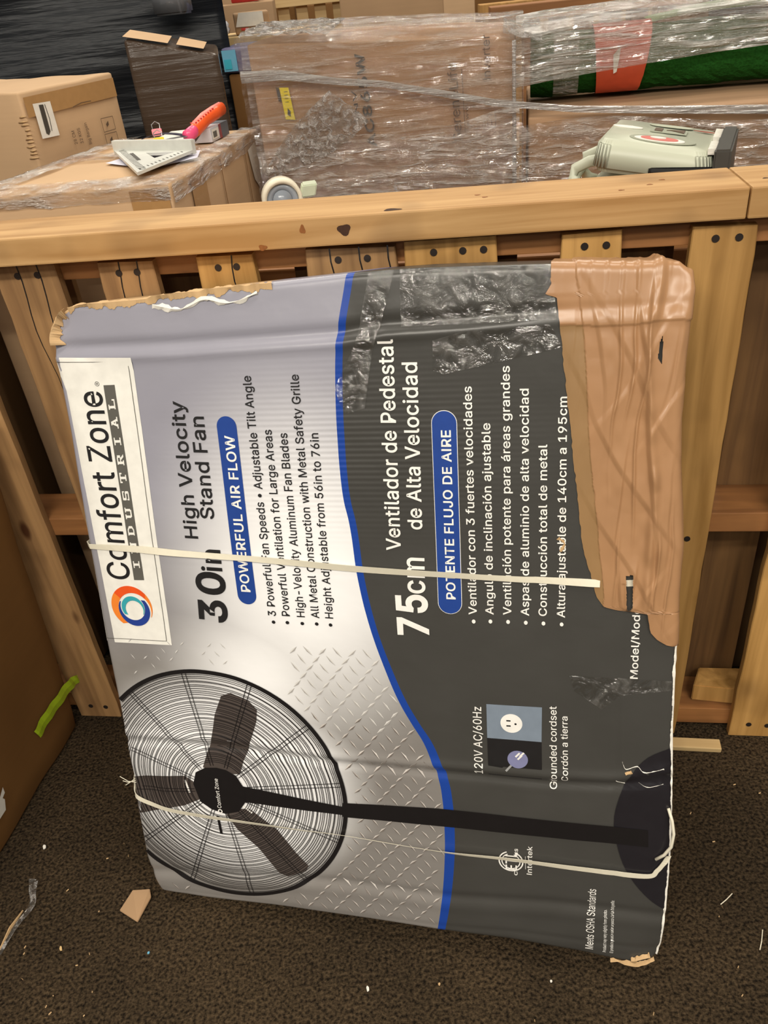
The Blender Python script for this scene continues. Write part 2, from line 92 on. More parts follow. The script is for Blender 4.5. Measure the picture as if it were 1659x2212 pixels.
GLY = json.loads(r'''{" ":"94","-":"227|168,122,168,94,57,94,57,122",".":"94|48,-2,42,-1,36,1,31,4,28,9,26,15,25,20,26,27,28,32,31,37,36,40,42,43,48,43,54,43,59,40,64,37,68,32,70,27,71,20,70,15,68,9,64,4,59,1,54,-1","/":"125|117,266,36,-38,7,-38,89,266","0":"227|113,-3,95,-2,79,3,65,12,53,24,42,39,34,57,29,77,25,101,24,127,25,153,29,177,35,197,43,215,53,230,65,242,79,251,95,256,113,258,131,256,147,251,161,242,174,230,184,215,192,197,198,177,201,153,203,127,201,101,198,77,192,57,184,39,174,24,162,12,147,3,131,-2|113,25,125,26,136,30,145,37,153,46,160,58,165,72,169,88,171,107,172,127,171,148,169,166,165,182,160,197,153,208,145,218,136,224,125,228,113,230,101,228,91,224,82,218,73,208,67,197,62,182,58,166,55,148,55,127,55,107,58,88,62,72,67,58,73,46,82,37,91,30,101,26","1":"227|38,0,38,27,195,27,195,0|138,254,138,0,106,0,106,224,105,224,43,179,43,213,99,254","2":"227|32,0,32,24,117,114,141,141,147,149,152,156,155,163,158,170,160,178,160,186,159,194,157,202,154,209,149,215,143,220,137,224,129,227,121,229,112,230,102,229,94,227,86,224,79,219,74,213,69,207,66,199,64,190,64,181,33,181,34,196,37,209,43,221,51,232,60,241,72,248,84,253,98,257,112,258,127,257,141,254,153,248,164,241,173,233,181,223,186,211,189,199,191,186,190,177,188,168,185,159,181,150,175,140,168,129,159,118,147,105,133,90,76,30,76,28,195,28,195,0","3":"227|109,-3,94,-2,80,0,66,5,54,11,44,19,35,29,28,40,24,52,22,66,55,66,56,58,59,50,63,44,69,38,75,33,83,30,91,27,100,25,109,25,119,26,129,27,138,30,145,35,152,40,157,46,161,54,164,63,165,72,164,81,162,90,158,98,153,105,146,112,137,117,127,121,115,123,101,124,78,124,78,150,144,224,144,226,35,226,35,254,186,254,186,230,106,139,106,144,124,145,140,143,154,138,167,131,177,122,185,111,192,99,195,86,196,72,195,58,191,45,185,33,177,22,166,13,154,6,141,1,125,-2","4":"227|20,53,20,79,123,254,155,254,54,83,54,81,207,81,207,53|141,0,141,61,141,73,141,159,171,159,171,0","5":"227|111,-3,96,-2,82,1,70,6,59,12,49,20,41,30,35,41,32,53,30,65,61,65,62,58,65,51,69,44,74,39,80,34,87,30,94,27,102,26,111,25,120,26,130,28,138,32,146,38,152,44,157,52,161,61,163,71,164,81,163,92,161,101,157,111,151,119,145,125,137,131,129,135,119,138,109,138,100,138,92,137,84,134,76,131,69,127,64,123,34,126,48,254,183,254,183,226,75,226,67,151,68,151,74,155,81,159,89,162,97,165,106,166,115,167,126,166,137,164,147,160,156,156,165,150,172,143,179,134,185,125,189,116,193,105,195,94,195,82,194,66,191,51,184,38,176,26,166,16,154,8,141,1,126,-2","6":"227|113,-3,98,-2,84,1,71,7,60,15,50,25,42,37,36,51,33,65,32,81,33,93,35,106,40,119,47,134,56,151,69,170,126,254,161,254,75,131,73,131,83,144,98,153,104,155,110,157,117,157,132,156,146,153,158,147,169,140,178,131,185,120,190,107,193,94,194,79,193,63,190,49,184,36,176,25,166,15,155,7,142,1,128,-2|113,24,123,25,131,27,139,31,146,37,152,43,157,51,161,59,163,69,164,79,163,89,161,98,157,107,152,114,146,121,139,126,131,130,123,132,113,133,104,132,95,130,87,126,80,121,74,114,69,107,65,99,63,89,62,79,63,69,65,59,69,51,74,43,80,37,87,31,95,27,104,25","7":"227|48,0,162,224,162,226,31,226,31,254,195,254,195,224,82,0","8":"227|113,-3,97,-2,82,1,68,6,56,13,45,21,37,31,31,42,27,54,26,68,27,78,29,88,33,98,37,106,43,114,51,121,58,126,67,130,76,132,76,133,65,138,55,145,46,154,40,165,36,177,35,190,36,203,40,214,45,225,53,234,62,242,73,249,85,254,99,257,113,258,128,257,141,254,153,249,164,242,173,234,181,225,186,214,190,203,191,190,190,177,186,165,180,154,171,145,162,138,150,133,150,132,159,130,168,126,176,121,183,114,189,106,194,98,197,88,200,78,200,68,199,54,195,42,189,31,181,21,171,13,158,6,145,1,130,-2|113,25,124,25,134,27,142,30,150,34,156,40,161,46,165,53,168,61,168,69,168,78,165,87,161,94,156,101,149,107,141,111,133,115,123,117,113,118,103,117,93,115,85,111,77,107,70,101,65,94,61,87,58,78,58,69,58,61,61,53,64,46,70,40,76,34,84,30,92,27,102,25|113,145,122,145,130,147,137,150,144,154,149,159,154,165,157,172,159,180,160,188,159,196,157,203,154,210,149,216,144,221,138,225,130,228,122,229,113,230,104,229,96,228,89,225,82,221,77,216,72,210,69,203,67,196,66,188,67,180,69,172,72,165,77,159,82,154,89,150,96,147,104,145","9":"227|113,258,128,257,142,253,155,247,166,239,176,229,184,217,190,204,193,189,194,173,194,161,191,148,186,135,180,120,170,103,158,84,100,0,65,0,151,124,154,124,144,111,128,101,122,99,116,98,109,97,94,98,81,102,69,107,58,114,49,124,41,134,36,147,33,161,32,176,33,191,36,205,42,218,50,230,60,239,71,247,84,253,98,257|113,230,104,229,95,227,87,223,80,218,74,211,69,204,66,195,63,186,63,176,63,166,66,156,69,148,74,140,80,134,87,129,95,125,104,122,113,122,123,122,131,125,139,129,146,134,152,140,157,147,161,156,163,165,164,175,163,185,161,195,157,204,152,211,146,218,139,223,131,227,123,229",":":"94|48,-2,42,-1,36,1,31,4,28,9,26,15,25,20,26,27,28,32,31,37,36,40,42,43,48,43,54,43,59,40,64,37,68,32,70,27,71,20,70,15,68,9,64,4,59,1,54,-1|48,135,42,136,36,138,31,142,28,147,26,152,25,158,26,164,28,170,31,174,36,178,42,180,48,181,54,180,59,178,64,174,68,170,70,164,71,158,70,152,68,147,64,142,59,138,54,136","A":"240|8,0,101,254,138,254,231,0,198,0,144,151,132,186,116,239,123,239,106,185,95,151,43,0|55,71,55,99,185,99,185,71","B":"228|30,0,30,254,121,254,137,253,152,250,164,245,175,239,184,230,190,221,195,210,198,199,199,187,198,177,197,168,193,160,189,153,184,148,178,143,172,139,165,136,157,133,157,131,166,130,174,127,182,123,189,117,196,110,201,102,205,92,208,81,209,68,208,56,205,44,200,33,193,24,184,16,172,9,158,4,142,1,123,0|62,29,122,29,140,30,154,34,165,40,172,48,176,58,178,68,177,77,175,85,171,92,166,99,160,104,153,109,144,113,135,115,124,115,62,115|62,143,119,143,128,143,136,145,144,148,151,152,157,157,162,163,165,170,167,178,168,186,167,197,163,206,156,214,147,221,135,225,120,226,62,226","C":"255|134,-3,113,-2,93,4,75,12,59,25,46,40,35,58,27,78,22,101,20,127,22,153,27,176,35,197,46,215,59,230,75,242,93,251,113,256,134,258,146,257,158,255,170,252,181,248,191,242,201,236,210,228,217,219,224,209,229,198,234,187,236,174,204,174,202,183,199,190,195,197,190,204,185,209,179,214,172,218,165,222,158,224,150,226,142,228,134,228,119,227,105,223,92,216,80,207,71,196,62,182,57,166,53,148,52,127,53,107,57,88,63,72,71,59,80,47,92,38,105,32,119,28,134,26,142,27,150,28,158,30,165,33,172,36,179,40,185,45,190,51,195,57,199,64,202,72,204,80,236,80,234,68,229,56,224,45,217,36,210,27,201,19,192,12,181,7,170,2,159,-1,146,-3","D":"251|109,0,48,0,48,29,107,29,127,30,144,34,159,40,171,49,182,61,189,75,195,90,198,108,200,128,198,147,195,165,190,180,182,194,172,205,160,214,145,221,129,225,110,226,47,226,47,254,113,254,136,253,157,248,176,239,192,228,206,213,217,196,225,175,229,153,231,128,229,102,224,80,217,59,206,42,192,27,175,15,156,7,134,2|62,254,62,0,30,0,30,254","E":"209|30,0,30,254,186,254,186,226,62,226,62,143,178,143,178,114,62,114,62,29,188,29,188,0","F":"205|30,0,30,254,185,254,185,226,62,226,62,139,173,139,173,111,62,111,62,0","G":"260|134,-3,113,-2,93,4,75,13,59,25,45,40,35,58,27,78,22,102,20,127,22,153,27,176,35,197,45,215,59,230,74,242,92,251,112,256,132,258,146,257,158,255,170,252,181,247,192,242,202,235,210,227,218,218,225,208,230,198,234,186,237,174,204,174,201,182,198,190,194,197,189,203,184,208,178,213,172,218,165,221,158,224,150,226,141,227,133,228,118,227,104,223,92,216,80,207,70,196,62,182,57,166,53,148,52,127,53,107,57,88,63,72,71,59,81,47,92,38,105,32,119,28,134,26,148,27,161,31,172,36,183,43,191,51,198,62,203,74,206,87,207,101,217,100,141,100,141,128,239,128,239,100,237,80,233,62,225,45,215,31,203,19,188,9,172,2,154,-2","H":"258|30,0,30,254,62,254,62,144,196,144,196,254,228,254,228,0,196,0,196,116,62,116,62,0","I":"150|16,0,16,29,59,29,59,226,16,226,16,254,135,254,135,226,91,226,91,29,135,29,135,0","J":"198|93,-3,71,-1,53,5,38,16,26,31,19,50,17,73,17,86,49,86,49,73,50,58,54,47,61,37,70,30,80,26,93,25,105,26,115,30,124,37,131,47,135,58,136,73,136,254,168,254,168,73,166,50,159,31,147,16,132,5,113,-1","K":"233|52,73,52,108,70,131,87,152,106,172,182,254,224,254,116,138,114,138|30,0,30,254,62,254,62,167,62,112,62,97,62,0|186,0,94,130,114,155,224,0","L":"196|30,0,30,254,62,254,62,29,181,29,181,0","M":"314|30,0,30,254,76,254,139,94,144,79,150,61,156,42,161,24,154,24,159,41,165,61,171,79,176,94,238,254,284,254,284,0,252,0,252,145,252,163,253,184,253,207,253,229,256,229,249,205,241,181,234,161,228,145,171,0,143,0,85,145,80,160,72,181,65,204,56,229,59,229,60,208,60,186,61,164,61,145,61,0","N":"262|30,0,30,254,68,254,172,91,181,75,194,53,207,27,202,27,200,54,200,79,199,97,199,254,232,254,232,0,193,0,101,145,89,165,74,191,54,226,60,227,61,192,62,164,62,145,62,0","O":"267|133,-3,112,-2,93,4,75,12,59,25,46,40,35,58,27,78,22,101,20,127,22,153,27,176,35,197,46,215,59,230,75,242,93,251,112,256,133,258,155,256,174,251,192,242,208,230,221,215,232,197,240,176,245,153,247,127,245,101,240,78,232,58,221,40,208,25,192,12,174,4,155,-2|133,26,148,28,162,32,175,38,186,47,196,58,204,72,210,88,214,106,215,127,214,148,210,166,204,182,196,196,186,207,175,216,162,223,148,227,133,228,119,227,105,223,92,216,81,207,71,196,63,182,57,166,53,148,52,127,53,106,57,88,63,72,71,58,81,47,92,38,105,32,119,28","P":"222|30,0,30,254,118,254,136,253,152,250,166,244,178,236,187,226,195,215,200,202,203,189,204,174,203,159,200,145,195,133,187,121,178,112,166,104,152,98,136,94,118,93,55,93,55,121,116,121,129,122,139,124,149,128,156,133,162,139,167,147,170,155,172,164,172,174,172,184,170,193,167,201,162,208,156,214,148,219,139,223,129,225,116,226,62,226,62,0","R":"224|30,0,30,254,118,254,136,253,153,250,167,244,178,237,188,227,195,217,200,204,204,191,205,176,204,161,200,148,195,136,188,125,178,116,166,109,152,103,136,100,118,99,48,99,48,128,117,128,129,128,140,130,149,133,156,138,162,143,167,150,170,158,172,167,173,176,172,186,170,194,167,202,162,209,156,215,149,220,140,223,129,225,116,226,62,226,62,0|177,0,115,115,151,115,214,0","S":"223|112,-4,94,-3,78,0,64,5,51,11,41,20,32,30,25,42,21,54,19,68,52,68,54,59,57,51,62,44,68,38,75,33,83,29,92,27,102,25,112,25,123,25,133,27,143,30,151,34,159,40,165,46,169,53,172,61,173,70,172,77,170,84,166,89,161,94,155,99,148,102,122,111,92,120,72,126,56,135,43,145,34,156,28,170,26,186,27,200,31,213,37,224,46,234,57,242,69,249,83,254,97,257,114,258,130,257,145,254,158,249,170,242,180,234,189,224,195,213,199,202,200,189,169,189,166,201,160,211,151,219,140,225,127,228,112,229,102,229,92,227,84,224,76,220,70,215,64,209,61,203,58,195,58,188,58,180,61,173,65,167,71,162,78,158,85,154,106,147,132,140,156,132,164,128,172,124,179,119,186,113,192,106,197,99,201,90,203,80,204,69,203,56,199,43,193,32,185,21,174,13,162,5,147,0,130,-3","T":"224|16,226,16,254,208,254,208,226,128,226,128,0,96,0,96,226","U":"259|129,-4,110,-3,93,1,77,8,63,17,52,27,42,40,36,54,31,70,30,87,30,254,62,254,62,89,63,77,66,66,70,57,77,48,84,40,94,34,104,29,116,27,129,26,143,27,155,29,165,34,175,40,182,48,188,57,193,66,195,77,196,89,196,254,229,254,229,87,227,70,223,54,216,40,207,27,195,17,182,8,166,1,149,-3","V":"240|102,0,8,254,42,254,96,103,108,69,124,15,117,15,133,69,145,103,197,254,231,254,139,0","W":"343|78,0,8,254,41,254,82,98,88,73,93,47,98,20,95,20,100,47,106,73,112,98,153,254,190,254,231,98,237,73,243,47,249,20,244,20,249,47,255,73,261,98,302,254,335,254,265,0,228,0,184,161,176,196,168,237,175,237,167,197,159,161,115,0","Y":"236|102,0,102,104,8,254,46,254,96,172,111,146,125,115,112,115,126,146,140,172,191,254,228,254,134,104,134,0","Z":"219|21,0,21,23,137,193,153,215,170,238,174,227,143,226,111,226,20,226,20,254,198,254,198,231,84,64,67,40,49,17,45,27,76,28,107,29,200,29,200,0","a":"195|80,-4,68,-4,57,-1,47,2,38,8,30,14,24,22,19,32,16,42,15,54,16,64,18,73,22,80,26,87,32,92,39,97,46,100,54,103,63,105,89,110,117,113,133,117,138,127,138,128,137,136,136,142,133,148,130,153,125,158,120,161,113,163,106,165,98,165,89,165,82,164,75,161,59,150,50,137,20,146,26,156,32,165,39,173,48,179,57,184,66,188,77,190,87,192,97,192,119,190,128,187,135,184,143,180,150,175,156,168,161,160,165,150,168,139,168,126,168,0,138,0,138,26,136,26,126,12,121,8,115,4,108,1,100,-2,90,-4|85,23,96,23,106,26,114,29,121,34,127,40,132,47,135,54,137,61,138,69,138,95,130,91,116,88,100,86,88,84,67,79,61,77,56,74,52,70,48,65,47,59,46,52,46,46,48,41,51,36,55,32,59,29,65,26,71,24,78,23","b":"212|115,-4,104,-3,94,-1,86,2,79,6,74,11,69,16,59,29,56,29,56,0,26,0,26,254,57,254,57,160,59,160,69,173,73,178,79,182,86,186,94,190,103,192,115,192,130,191,144,187,156,180,168,171,177,160,185,146,191,131,194,113,195,94,194,75,191,58,185,42,177,29,168,17,157,8,144,1,130,-3|110,23,121,24,131,28,140,33,147,40,153,48,158,58,161,70,163,82,164,95,163,108,161,120,158,131,153,140,147,149,140,156,131,161,121,164,110,165,99,164,89,161,81,156,73,149,67,141,62,131,59,120,57,108,56,95,57,81,59,69,63,58,67,48,73,39,81,32,89,27,99,24","c":"198|104,-4,87,-3,72,1,58,8,46,17,36,29,28,43,22,58,18,75,17,94,18,113,22,130,28,146,36,159,46,171,58,180,72,187,87,191,104,192,113,192,122,191,130,189,138,186,146,182,153,178,159,173,165,167,170,161,174,154,178,146,181,138,151,131,145,145,135,155,121,162,104,165,92,164,81,161,73,155,65,148,59,139,54,129,51,118,49,106,48,94,49,81,51,70,54,59,59,49,65,40,73,33,81,28,92,24,104,23,121,26,135,33,146,44,152,59,181,51,179,43,175,35,171,28,165,22,160,16,153,11,146,6,138,3,130,0,122,-2,113,-4","d":"212|98,-4,82,-3,68,1,56,8,44,17,35,29,27,42,22,58,18,75,17,94,18,113,22,131,27,146,35,160,45,171,56,180,69,187,83,191,98,192,109,192,118,190,126,186,133,182,139,178,144,173,153,160,155,160,155,254,186,254,186,0,156,0,156,29,153,29,143,16,139,11,133,6,126,2,118,-1,109,-3|102,23,113,24,123,27,132,32,139,39,145,48,150,58,153,69,155,81,156,95,155,108,153,120,150,131,145,141,139,149,132,156,123,161,113,164,102,165,91,164,81,161,72,156,65,149,59,140,54,131,51,120,49,108,48,95,49,82,51,70,54,58,59,48,65,40,73,33,81,28,91,24","e":"202|106,-4,88,-3,73,1,58,8,46,17,36,29,28,42,22,58,18,75,17,93,18,112,22,129,28,145,36,159,46,170,58,180,71,187,86,191,103,192,113,192,123,190,133,187,142,183,151,177,160,170,167,162,173,152,179,141,182,128,185,113,186,97,186,85,37,85,37,110,169,110,155,101,154,113,152,124,149,134,144,143,138,151,131,157,123,161,113,164,103,165,92,164,82,161,73,157,66,151,59,143,54,135,51,125,49,116,48,105,48,89,49,75,51,64,55,53,61,44,67,37,76,31,85,26,95,24,106,23,114,23,120,25,127,26,133,29,138,32,143,36,147,41,150,47,153,53,182,45,179,36,174,27,168,20,160,13,151,7,141,2,130,-1,119,-3","f":"127|114,190,114,164,3,164,3,190|40,0,40,216,41,226,44,235,48,243,53,250,60,255,68,259,76,262,85,264,94,265,111,263,121,260,114,234,107,236,97,237,89,236,82,234,77,230,74,225,72,218,71,209,71,0","g":"213|103,-75,90,-75,78,-73,67,-70,57,-66,49,-61,41,-55,35,-49,30,-42,25,-35,51,-20,61,-33,65,-37,71,-41,77,-44,85,-47,93,-48,103,-49,118,-47,130,-44,141,-38,149,-29,154,-17,156,-3,156,34,153,34,143,21,139,16,133,12,126,8,118,5,109,3,97,2,83,4,69,7,56,13,45,22,35,32,28,45,22,60,18,77,17,96,18,114,22,131,27,147,35,160,45,171,56,180,69,187,83,191,98,192,109,192,119,190,127,186,134,182,139,178,144,173,154,159,157,159,157,190,186,190,186,-4,185,-20,181,-33,175,-45,167,-54,157,-62,145,-68,132,-72,118,-74|102,30,113,30,123,33,132,38,139,44,145,51,150,61,153,71,156,83,156,96,156,109,153,121,150,132,145,141,139,150,132,156,123,161,114,164,102,165,91,164,81,161,73,156,65,149,59,141,54,131,51,120,49,109,48,96,49,84,51,72,54,61,59,52,65,44,73,38,81,33,91,30","h":"205|57,113,57,0,26,0,26,254,57,254,57,144,51,144,58,159,66,172,76,181,87,187,100,191,114,192,126,191,137,189,148,184,157,178,164,170,170,160,175,149,178,135,179,120,179,0,148,0,148,118,147,131,143,143,136,152,128,159,117,163,105,165,96,164,88,162,80,159,74,154,68,148,63,141,60,133,58,124","i":"83|26,0,26,190,57,190,57,0|42,221,36,222,31,224,27,227,23,231,21,236,21,242,21,247,23,252,27,256,31,259,36,261,42,262,47,261,52,259,57,256,60,252,62,247,63,242,62,236,60,231,57,227,52,224,47,222","j":"83|26,190,57,190,57,-15,56,-26,54,-36,51,-45,46,-53,40,-59,32,-65,24,-68,13,-71,2,-71,-5,-71,-5,-43,1,-43,9,-43,15,-40,20,-36,24,-30,26,-23,26,-15|42,221,36,222,31,224,27,227,23,231,21,236,20,242,21,247,23,252,27,256,31,259,36,261,42,262,47,261,52,259,57,256,60,252,62,247,63,242,62,236,60,231,57,227,52,224,47,222","k":"190|55,68,55,106,60,106,142,190,180,190,92,100,89,100|26,0,26,254,57,254,57,0|147,0,74,93,96,114,186,0","l":"95|70,-1,56,0,45,4,37,10,31,19,27,29,26,42,26,254,57,254,57,49,57,42,58,35,60,31,63,28,67,27,73,26,80,26,85,27,90,1,81,0","m":"305|26,0,26,190,56,190,56,148,54,148,57,157,61,166,66,173,72,179,79,184,86,188,94,191,102,193,110,193,123,192,134,187,144,180,151,171,157,160,160,147,156,147,159,156,163,164,169,172,175,178,182,183,190,187,199,191,208,192,218,193,229,192,239,190,249,186,257,180,264,173,270,164,275,154,278,141,278,128,278,0,248,0,248,127,247,139,243,149,236,156,228,161,219,164,209,165,201,165,194,163,187,160,181,156,177,151,173,145,170,139,168,131,168,124,168,0,137,0,137,130,136,140,132,148,126,156,119,161,110,164,100,165,92,165,85,163,79,160,73,156,67,151,63,145,60,137,58,129,57,119,57,0","n":"205|57,113,57,0,26,0,26,190,56,190,56,144,51,144,58,159,66,172,76,181,87,187,100,191,114,192,126,191,137,189,147,184,156,178,164,170,170,160,175,149,178,135,179,120,179,0,148,0,148,118,147,131,143,143,136,152,128,159,117,163,105,165,96,164,88,162,80,159,74,154,68,148,63,141,60,133,58,124","o":"208|104,-4,87,-3,72,1,58,8,46,17,36,29,28,43,22,58,18,75,17,94,18,113,22,130,28,146,36,159,46,171,58,180,72,187,87,191,104,192,120,191,136,187,149,180,161,171,171,159,180,146,186,130,189,113,191,94,189,75,186,58,180,43,171,29,161,17,149,8,136,1,120,-3|104,23,116,24,126,28,135,33,143,40,149,49,154,59,157,70,159,81,160,94,159,106,157,118,154,129,149,139,143,148,135,155,126,161,116,164,104,165,92,164,81,161,73,155,65,148,59,139,54,129,51,118,49,106,48,94,49,81,51,70,54,59,59,49,65,40,73,33,81,28,92,24","p":"212|26,-71,26,190,56,190,56,160,59,160,69,173,73,178,79,182,86,186,94,190,103,192,115,192,130,191,144,187,156,180,168,171,177,160,185,146,191,131,194,113,195,94,194,75,191,58,185,42,177,29,168,17,157,8,144,1,130,-3,115,-4,104,-3,94,-1,86,2,79,6,74,11,69,16,59,29,57,29,57,-71|110,23,121,24,131,28,140,33,147,40,153,48,158,58,161,70,163,82,164,95,163,108,161,120,158,131,153,140,147,149,140,156,131,161,121,164,110,165,99,164,89,161,81,156,73,149,67,141,62,131,59,120,57,108,56,95,57,81,59,69,63,58,67,48,73,39,81,32,89,27,99,24","r":"130|26,0,26,190,56,190,56,160,58,160,62,169,68,177,76,184,85,188,96,191,107,192,115,192,122,192,122,161,115,162,103,163,95,162,87,160,80,157,73,153,67,148,63,142,60,135,58,127,57,118,57,0","s":"182|91,-4,78,-3,67,-2,56,2,46,6,38,12,31,19,25,27,21,37,18,47,47,53,50,44,55,36,62,30,70,26,80,24,91,23,103,24,113,26,122,31,129,37,133,44,134,51,133,58,131,63,127,68,122,72,115,75,106,78,75,85,59,90,46,96,36,104,29,113,25,124,23,137,24,147,27,157,33,166,39,173,48,180,58,185,69,189,81,191,94,192,106,192,117,190,127,186,136,182,143,176,149,170,155,162,159,154,162,145,134,139,131,146,127,152,121,158,114,163,105,165,94,166,83,165,74,163,65,158,59,153,56,146,54,139,55,132,58,126,62,122,68,118,76,114,86,111,115,105,131,100,143,93,153,86,160,76,164,66,166,53,165,43,161,33,156,24,149,16,140,9,130,3,118,-1,105,-3","t":"114|102,190,102,164,3,164,3,190|32,236,63,236,63,49,64,41,65,35,68,31,72,27,78,26,85,25,93,26,101,27,107,1,96,-1,84,-2,69,-1,56,4,46,11,38,20,34,32,32,46","u":"205|91,-3,79,-2,68,1,57,5,48,12,41,20,35,29,30,41,27,54,26,69,26,190,57,190,57,72,58,58,62,47,68,37,77,31,88,26,100,25,109,26,117,28,125,31,131,36,137,41,142,48,145,57,147,66,148,76,148,190,179,190,179,0,149,0,149,46,154,46,147,30,139,18,129,8,117,2,105,-1","v":"195|81,0,9,190,42,190,83,78,93,43,103,10,92,10,101,43,112,78,152,190,186,190,113,0","w":"284|69,0,11,190,44,190,67,107,77,68,88,21,82,21,93,67,103,107,126,190,158,190,181,107,191,68,201,21,196,21,206,68,217,107,240,190,272,190,215,0,184,0,159,86,152,112,145,140,138,169,145,169,138,140,131,112,124,86,99,0","y":"195|24,-69,31,-43,36,-44,52,-44,57,-43,61,-41,65,-37,69,-32,72,-26,75,-18,81,-1,9,190,42,190,83,78,93,43,103,10,92,10,101,43,112,78,153,190,186,190,102,-29,98,-38,93,-47,88,-54,83,-59,76,-64,70,-68,62,-70,54,-72,46,-73,32,-72","z":"190|21,0,21,23,127,160,127,161,24,161,24,190,166,190,166,165,63,30,63,28,169,28,169,0","®":"231|116,59,102,60,90,63,77,67,66,73,55,80,46,88,37,98,30,108,24,120,20,132,17,145,16,158,17,172,20,185,24,197,30,208,37,219,46,229,55,237,66,244,77,250,90,254,102,257,116,258,129,257,142,254,154,250,166,244,176,237,186,229,195,219,202,208,207,197,212,185,214,172,215,158,214,145,212,132,207,120,202,108,195,98,186,88,176,80,166,73,154,67,142,63,129,60|116,83,129,84,142,88,154,93,164,101,173,110,181,121,187,132,190,145,191,158,190,172,187,185,181,196,173,207,164,216,154,224,142,229,129,233,116,234,102,233,90,229,78,224,67,216,58,207,51,196,45,185,42,172,40,158,42,145,45,132,51,121,58,110,67,101,78,93,90,88,102,84|137,113,114,156,137,156,159,113|81,113,81,204,126,204,139,201,151,191,154,187,155,181,156,175,155,169,154,163,151,158,139,147,125,144,93,144,93,159,119,159,129,163,133,175,133,180,131,183,129,186,120,189,101,189,101,113","á":"195|80,-4,68,-4,57,-1,47,2,38,8,30,14,24,22,19,32,16,42,15,54,16,64,18,73,22,80,26,87,32,92,39,97,46,100,54,103,63,105,89,110,117,113,133,117,138,127,138,128,137,136,136,142,133,148,130,153,125,158,120,161,113,163,106,165,98,165,89,165,82,164,75,161,59,150,50,137,20,146,26,156,32,165,39,173,48,179,57,184,66,188,77,190,87,192,97,192,119,190,128,187,135,184,143,180,150,175,156,168,161,160,165,150,168,139,168,126,168,0,138,0,138,26,136,26,126,12,121,8,115,4,108,1,100,-2,90,-4|85,23,96,23,106,26,114,29,121,34,127,40,132,47,135,54,137,61,138,69,138,95,130,91,116,88,100,86,88,84,67,79,61,77,56,74,52,70,48,65,47,59,46,52,46,46,48,41,51,36,55,32,59,29,65,26,71,24,78,23|81,214,105,265,139,265,106,214","í":"83|26,0,26,190,57,190,57,0|28,214,52,265,86,265,53,214","ó":"208|104,-4,87,-3,72,1,58,8,46,17,36,29,28,43,22,58,18,75,17,94,18,113,22,130,28,146,36,159,46,171,58,180,72,187,87,191,104,192,120,191,136,187,149,180,161,171,171,159,180,146,186,130,189,113,191,94,189,75,186,58,180,43,171,29,161,17,149,8,136,1,120,-3|104,23,116,24,126,28,135,33,143,40,149,49,154,59,157,70,159,81,160,94,159,106,157,118,154,129,149,139,143,148,135,155,126,161,116,164,104,165,92,164,81,161,73,155,65,148,59,139,54,129,51,118,49,106,48,94,49,81,51,70,54,59,59,49,65,40,73,33,81,28,92,24|90,214,114,265,148,265,115,214","•":"194|97,46,87,47,78,50,70,54,62,59,55,66,50,73,46,82,43,91,43,101,43,111,46,120,50,128,55,136,62,143,70,148,78,152,87,155,97,156,107,155,116,152,125,148,132,143,139,136,144,128,148,120,151,111,152,101,151,91,148,82,144,73,139,66,132,59,125,54,116,50,107,47"}''')

# ---------------------------------------------------------------- helpers
def tag(o, label=None, cat=None, group=None, kind=None):
    if label: o['label'] = label
    if cat: o['category'] = cat
    if group: o['group'] = group
    if kind: o['kind'] = kind
    return o
def empty(name, loc=(0, 0, 0), rz=0, label=None, cat=None, group=None):
    o = bpy.data.objects.new(name, None); COL.objects.link(o)
    o.location = loc; o.rotation_euler = (0, 0, rz); o.empty_display_size = .05
    return tag(o, label, cat, group)
def mk(name, verts, faces, mats, parent=None, smooth=False, mi=None, uv=None, loc=None, rz=0):
    me = bpy.data.meshes.new(name)
    me.from_pydata([tuple(map(float, v)) for v in verts], [], [tuple(map(int, f)) for f in faces])
    if not isinstance(mats, (list, tuple)): mats = [mats]
    for m in mats: me.materials.append(m)
    if mi is not None: me.polygons.foreach_set('material_index', [int(i) for i in mi])
    if smooth: me.polygons.foreach_set('use_smooth', [True] * len(me.polygons))
    if uv is not None:
        l = me.uv_layers.new(name='UVMap'); a = np.zeros(len(me.loops), dtype=np.int32)
        me.loops.foreach_get('vertex_index', a)
        l.data.foreach_set('uv', np.asarray(uv, dtype=np.float32)[a].ravel())
    me.validate(); me.update()
    o = bpy.data.objects.new(name, me); COL.objects.link(o)
    if parent: o.parent = parent
    if loc is not None: o.location = loc
    if rz: o.rotation_euler = (0, 0, rz)
    return o
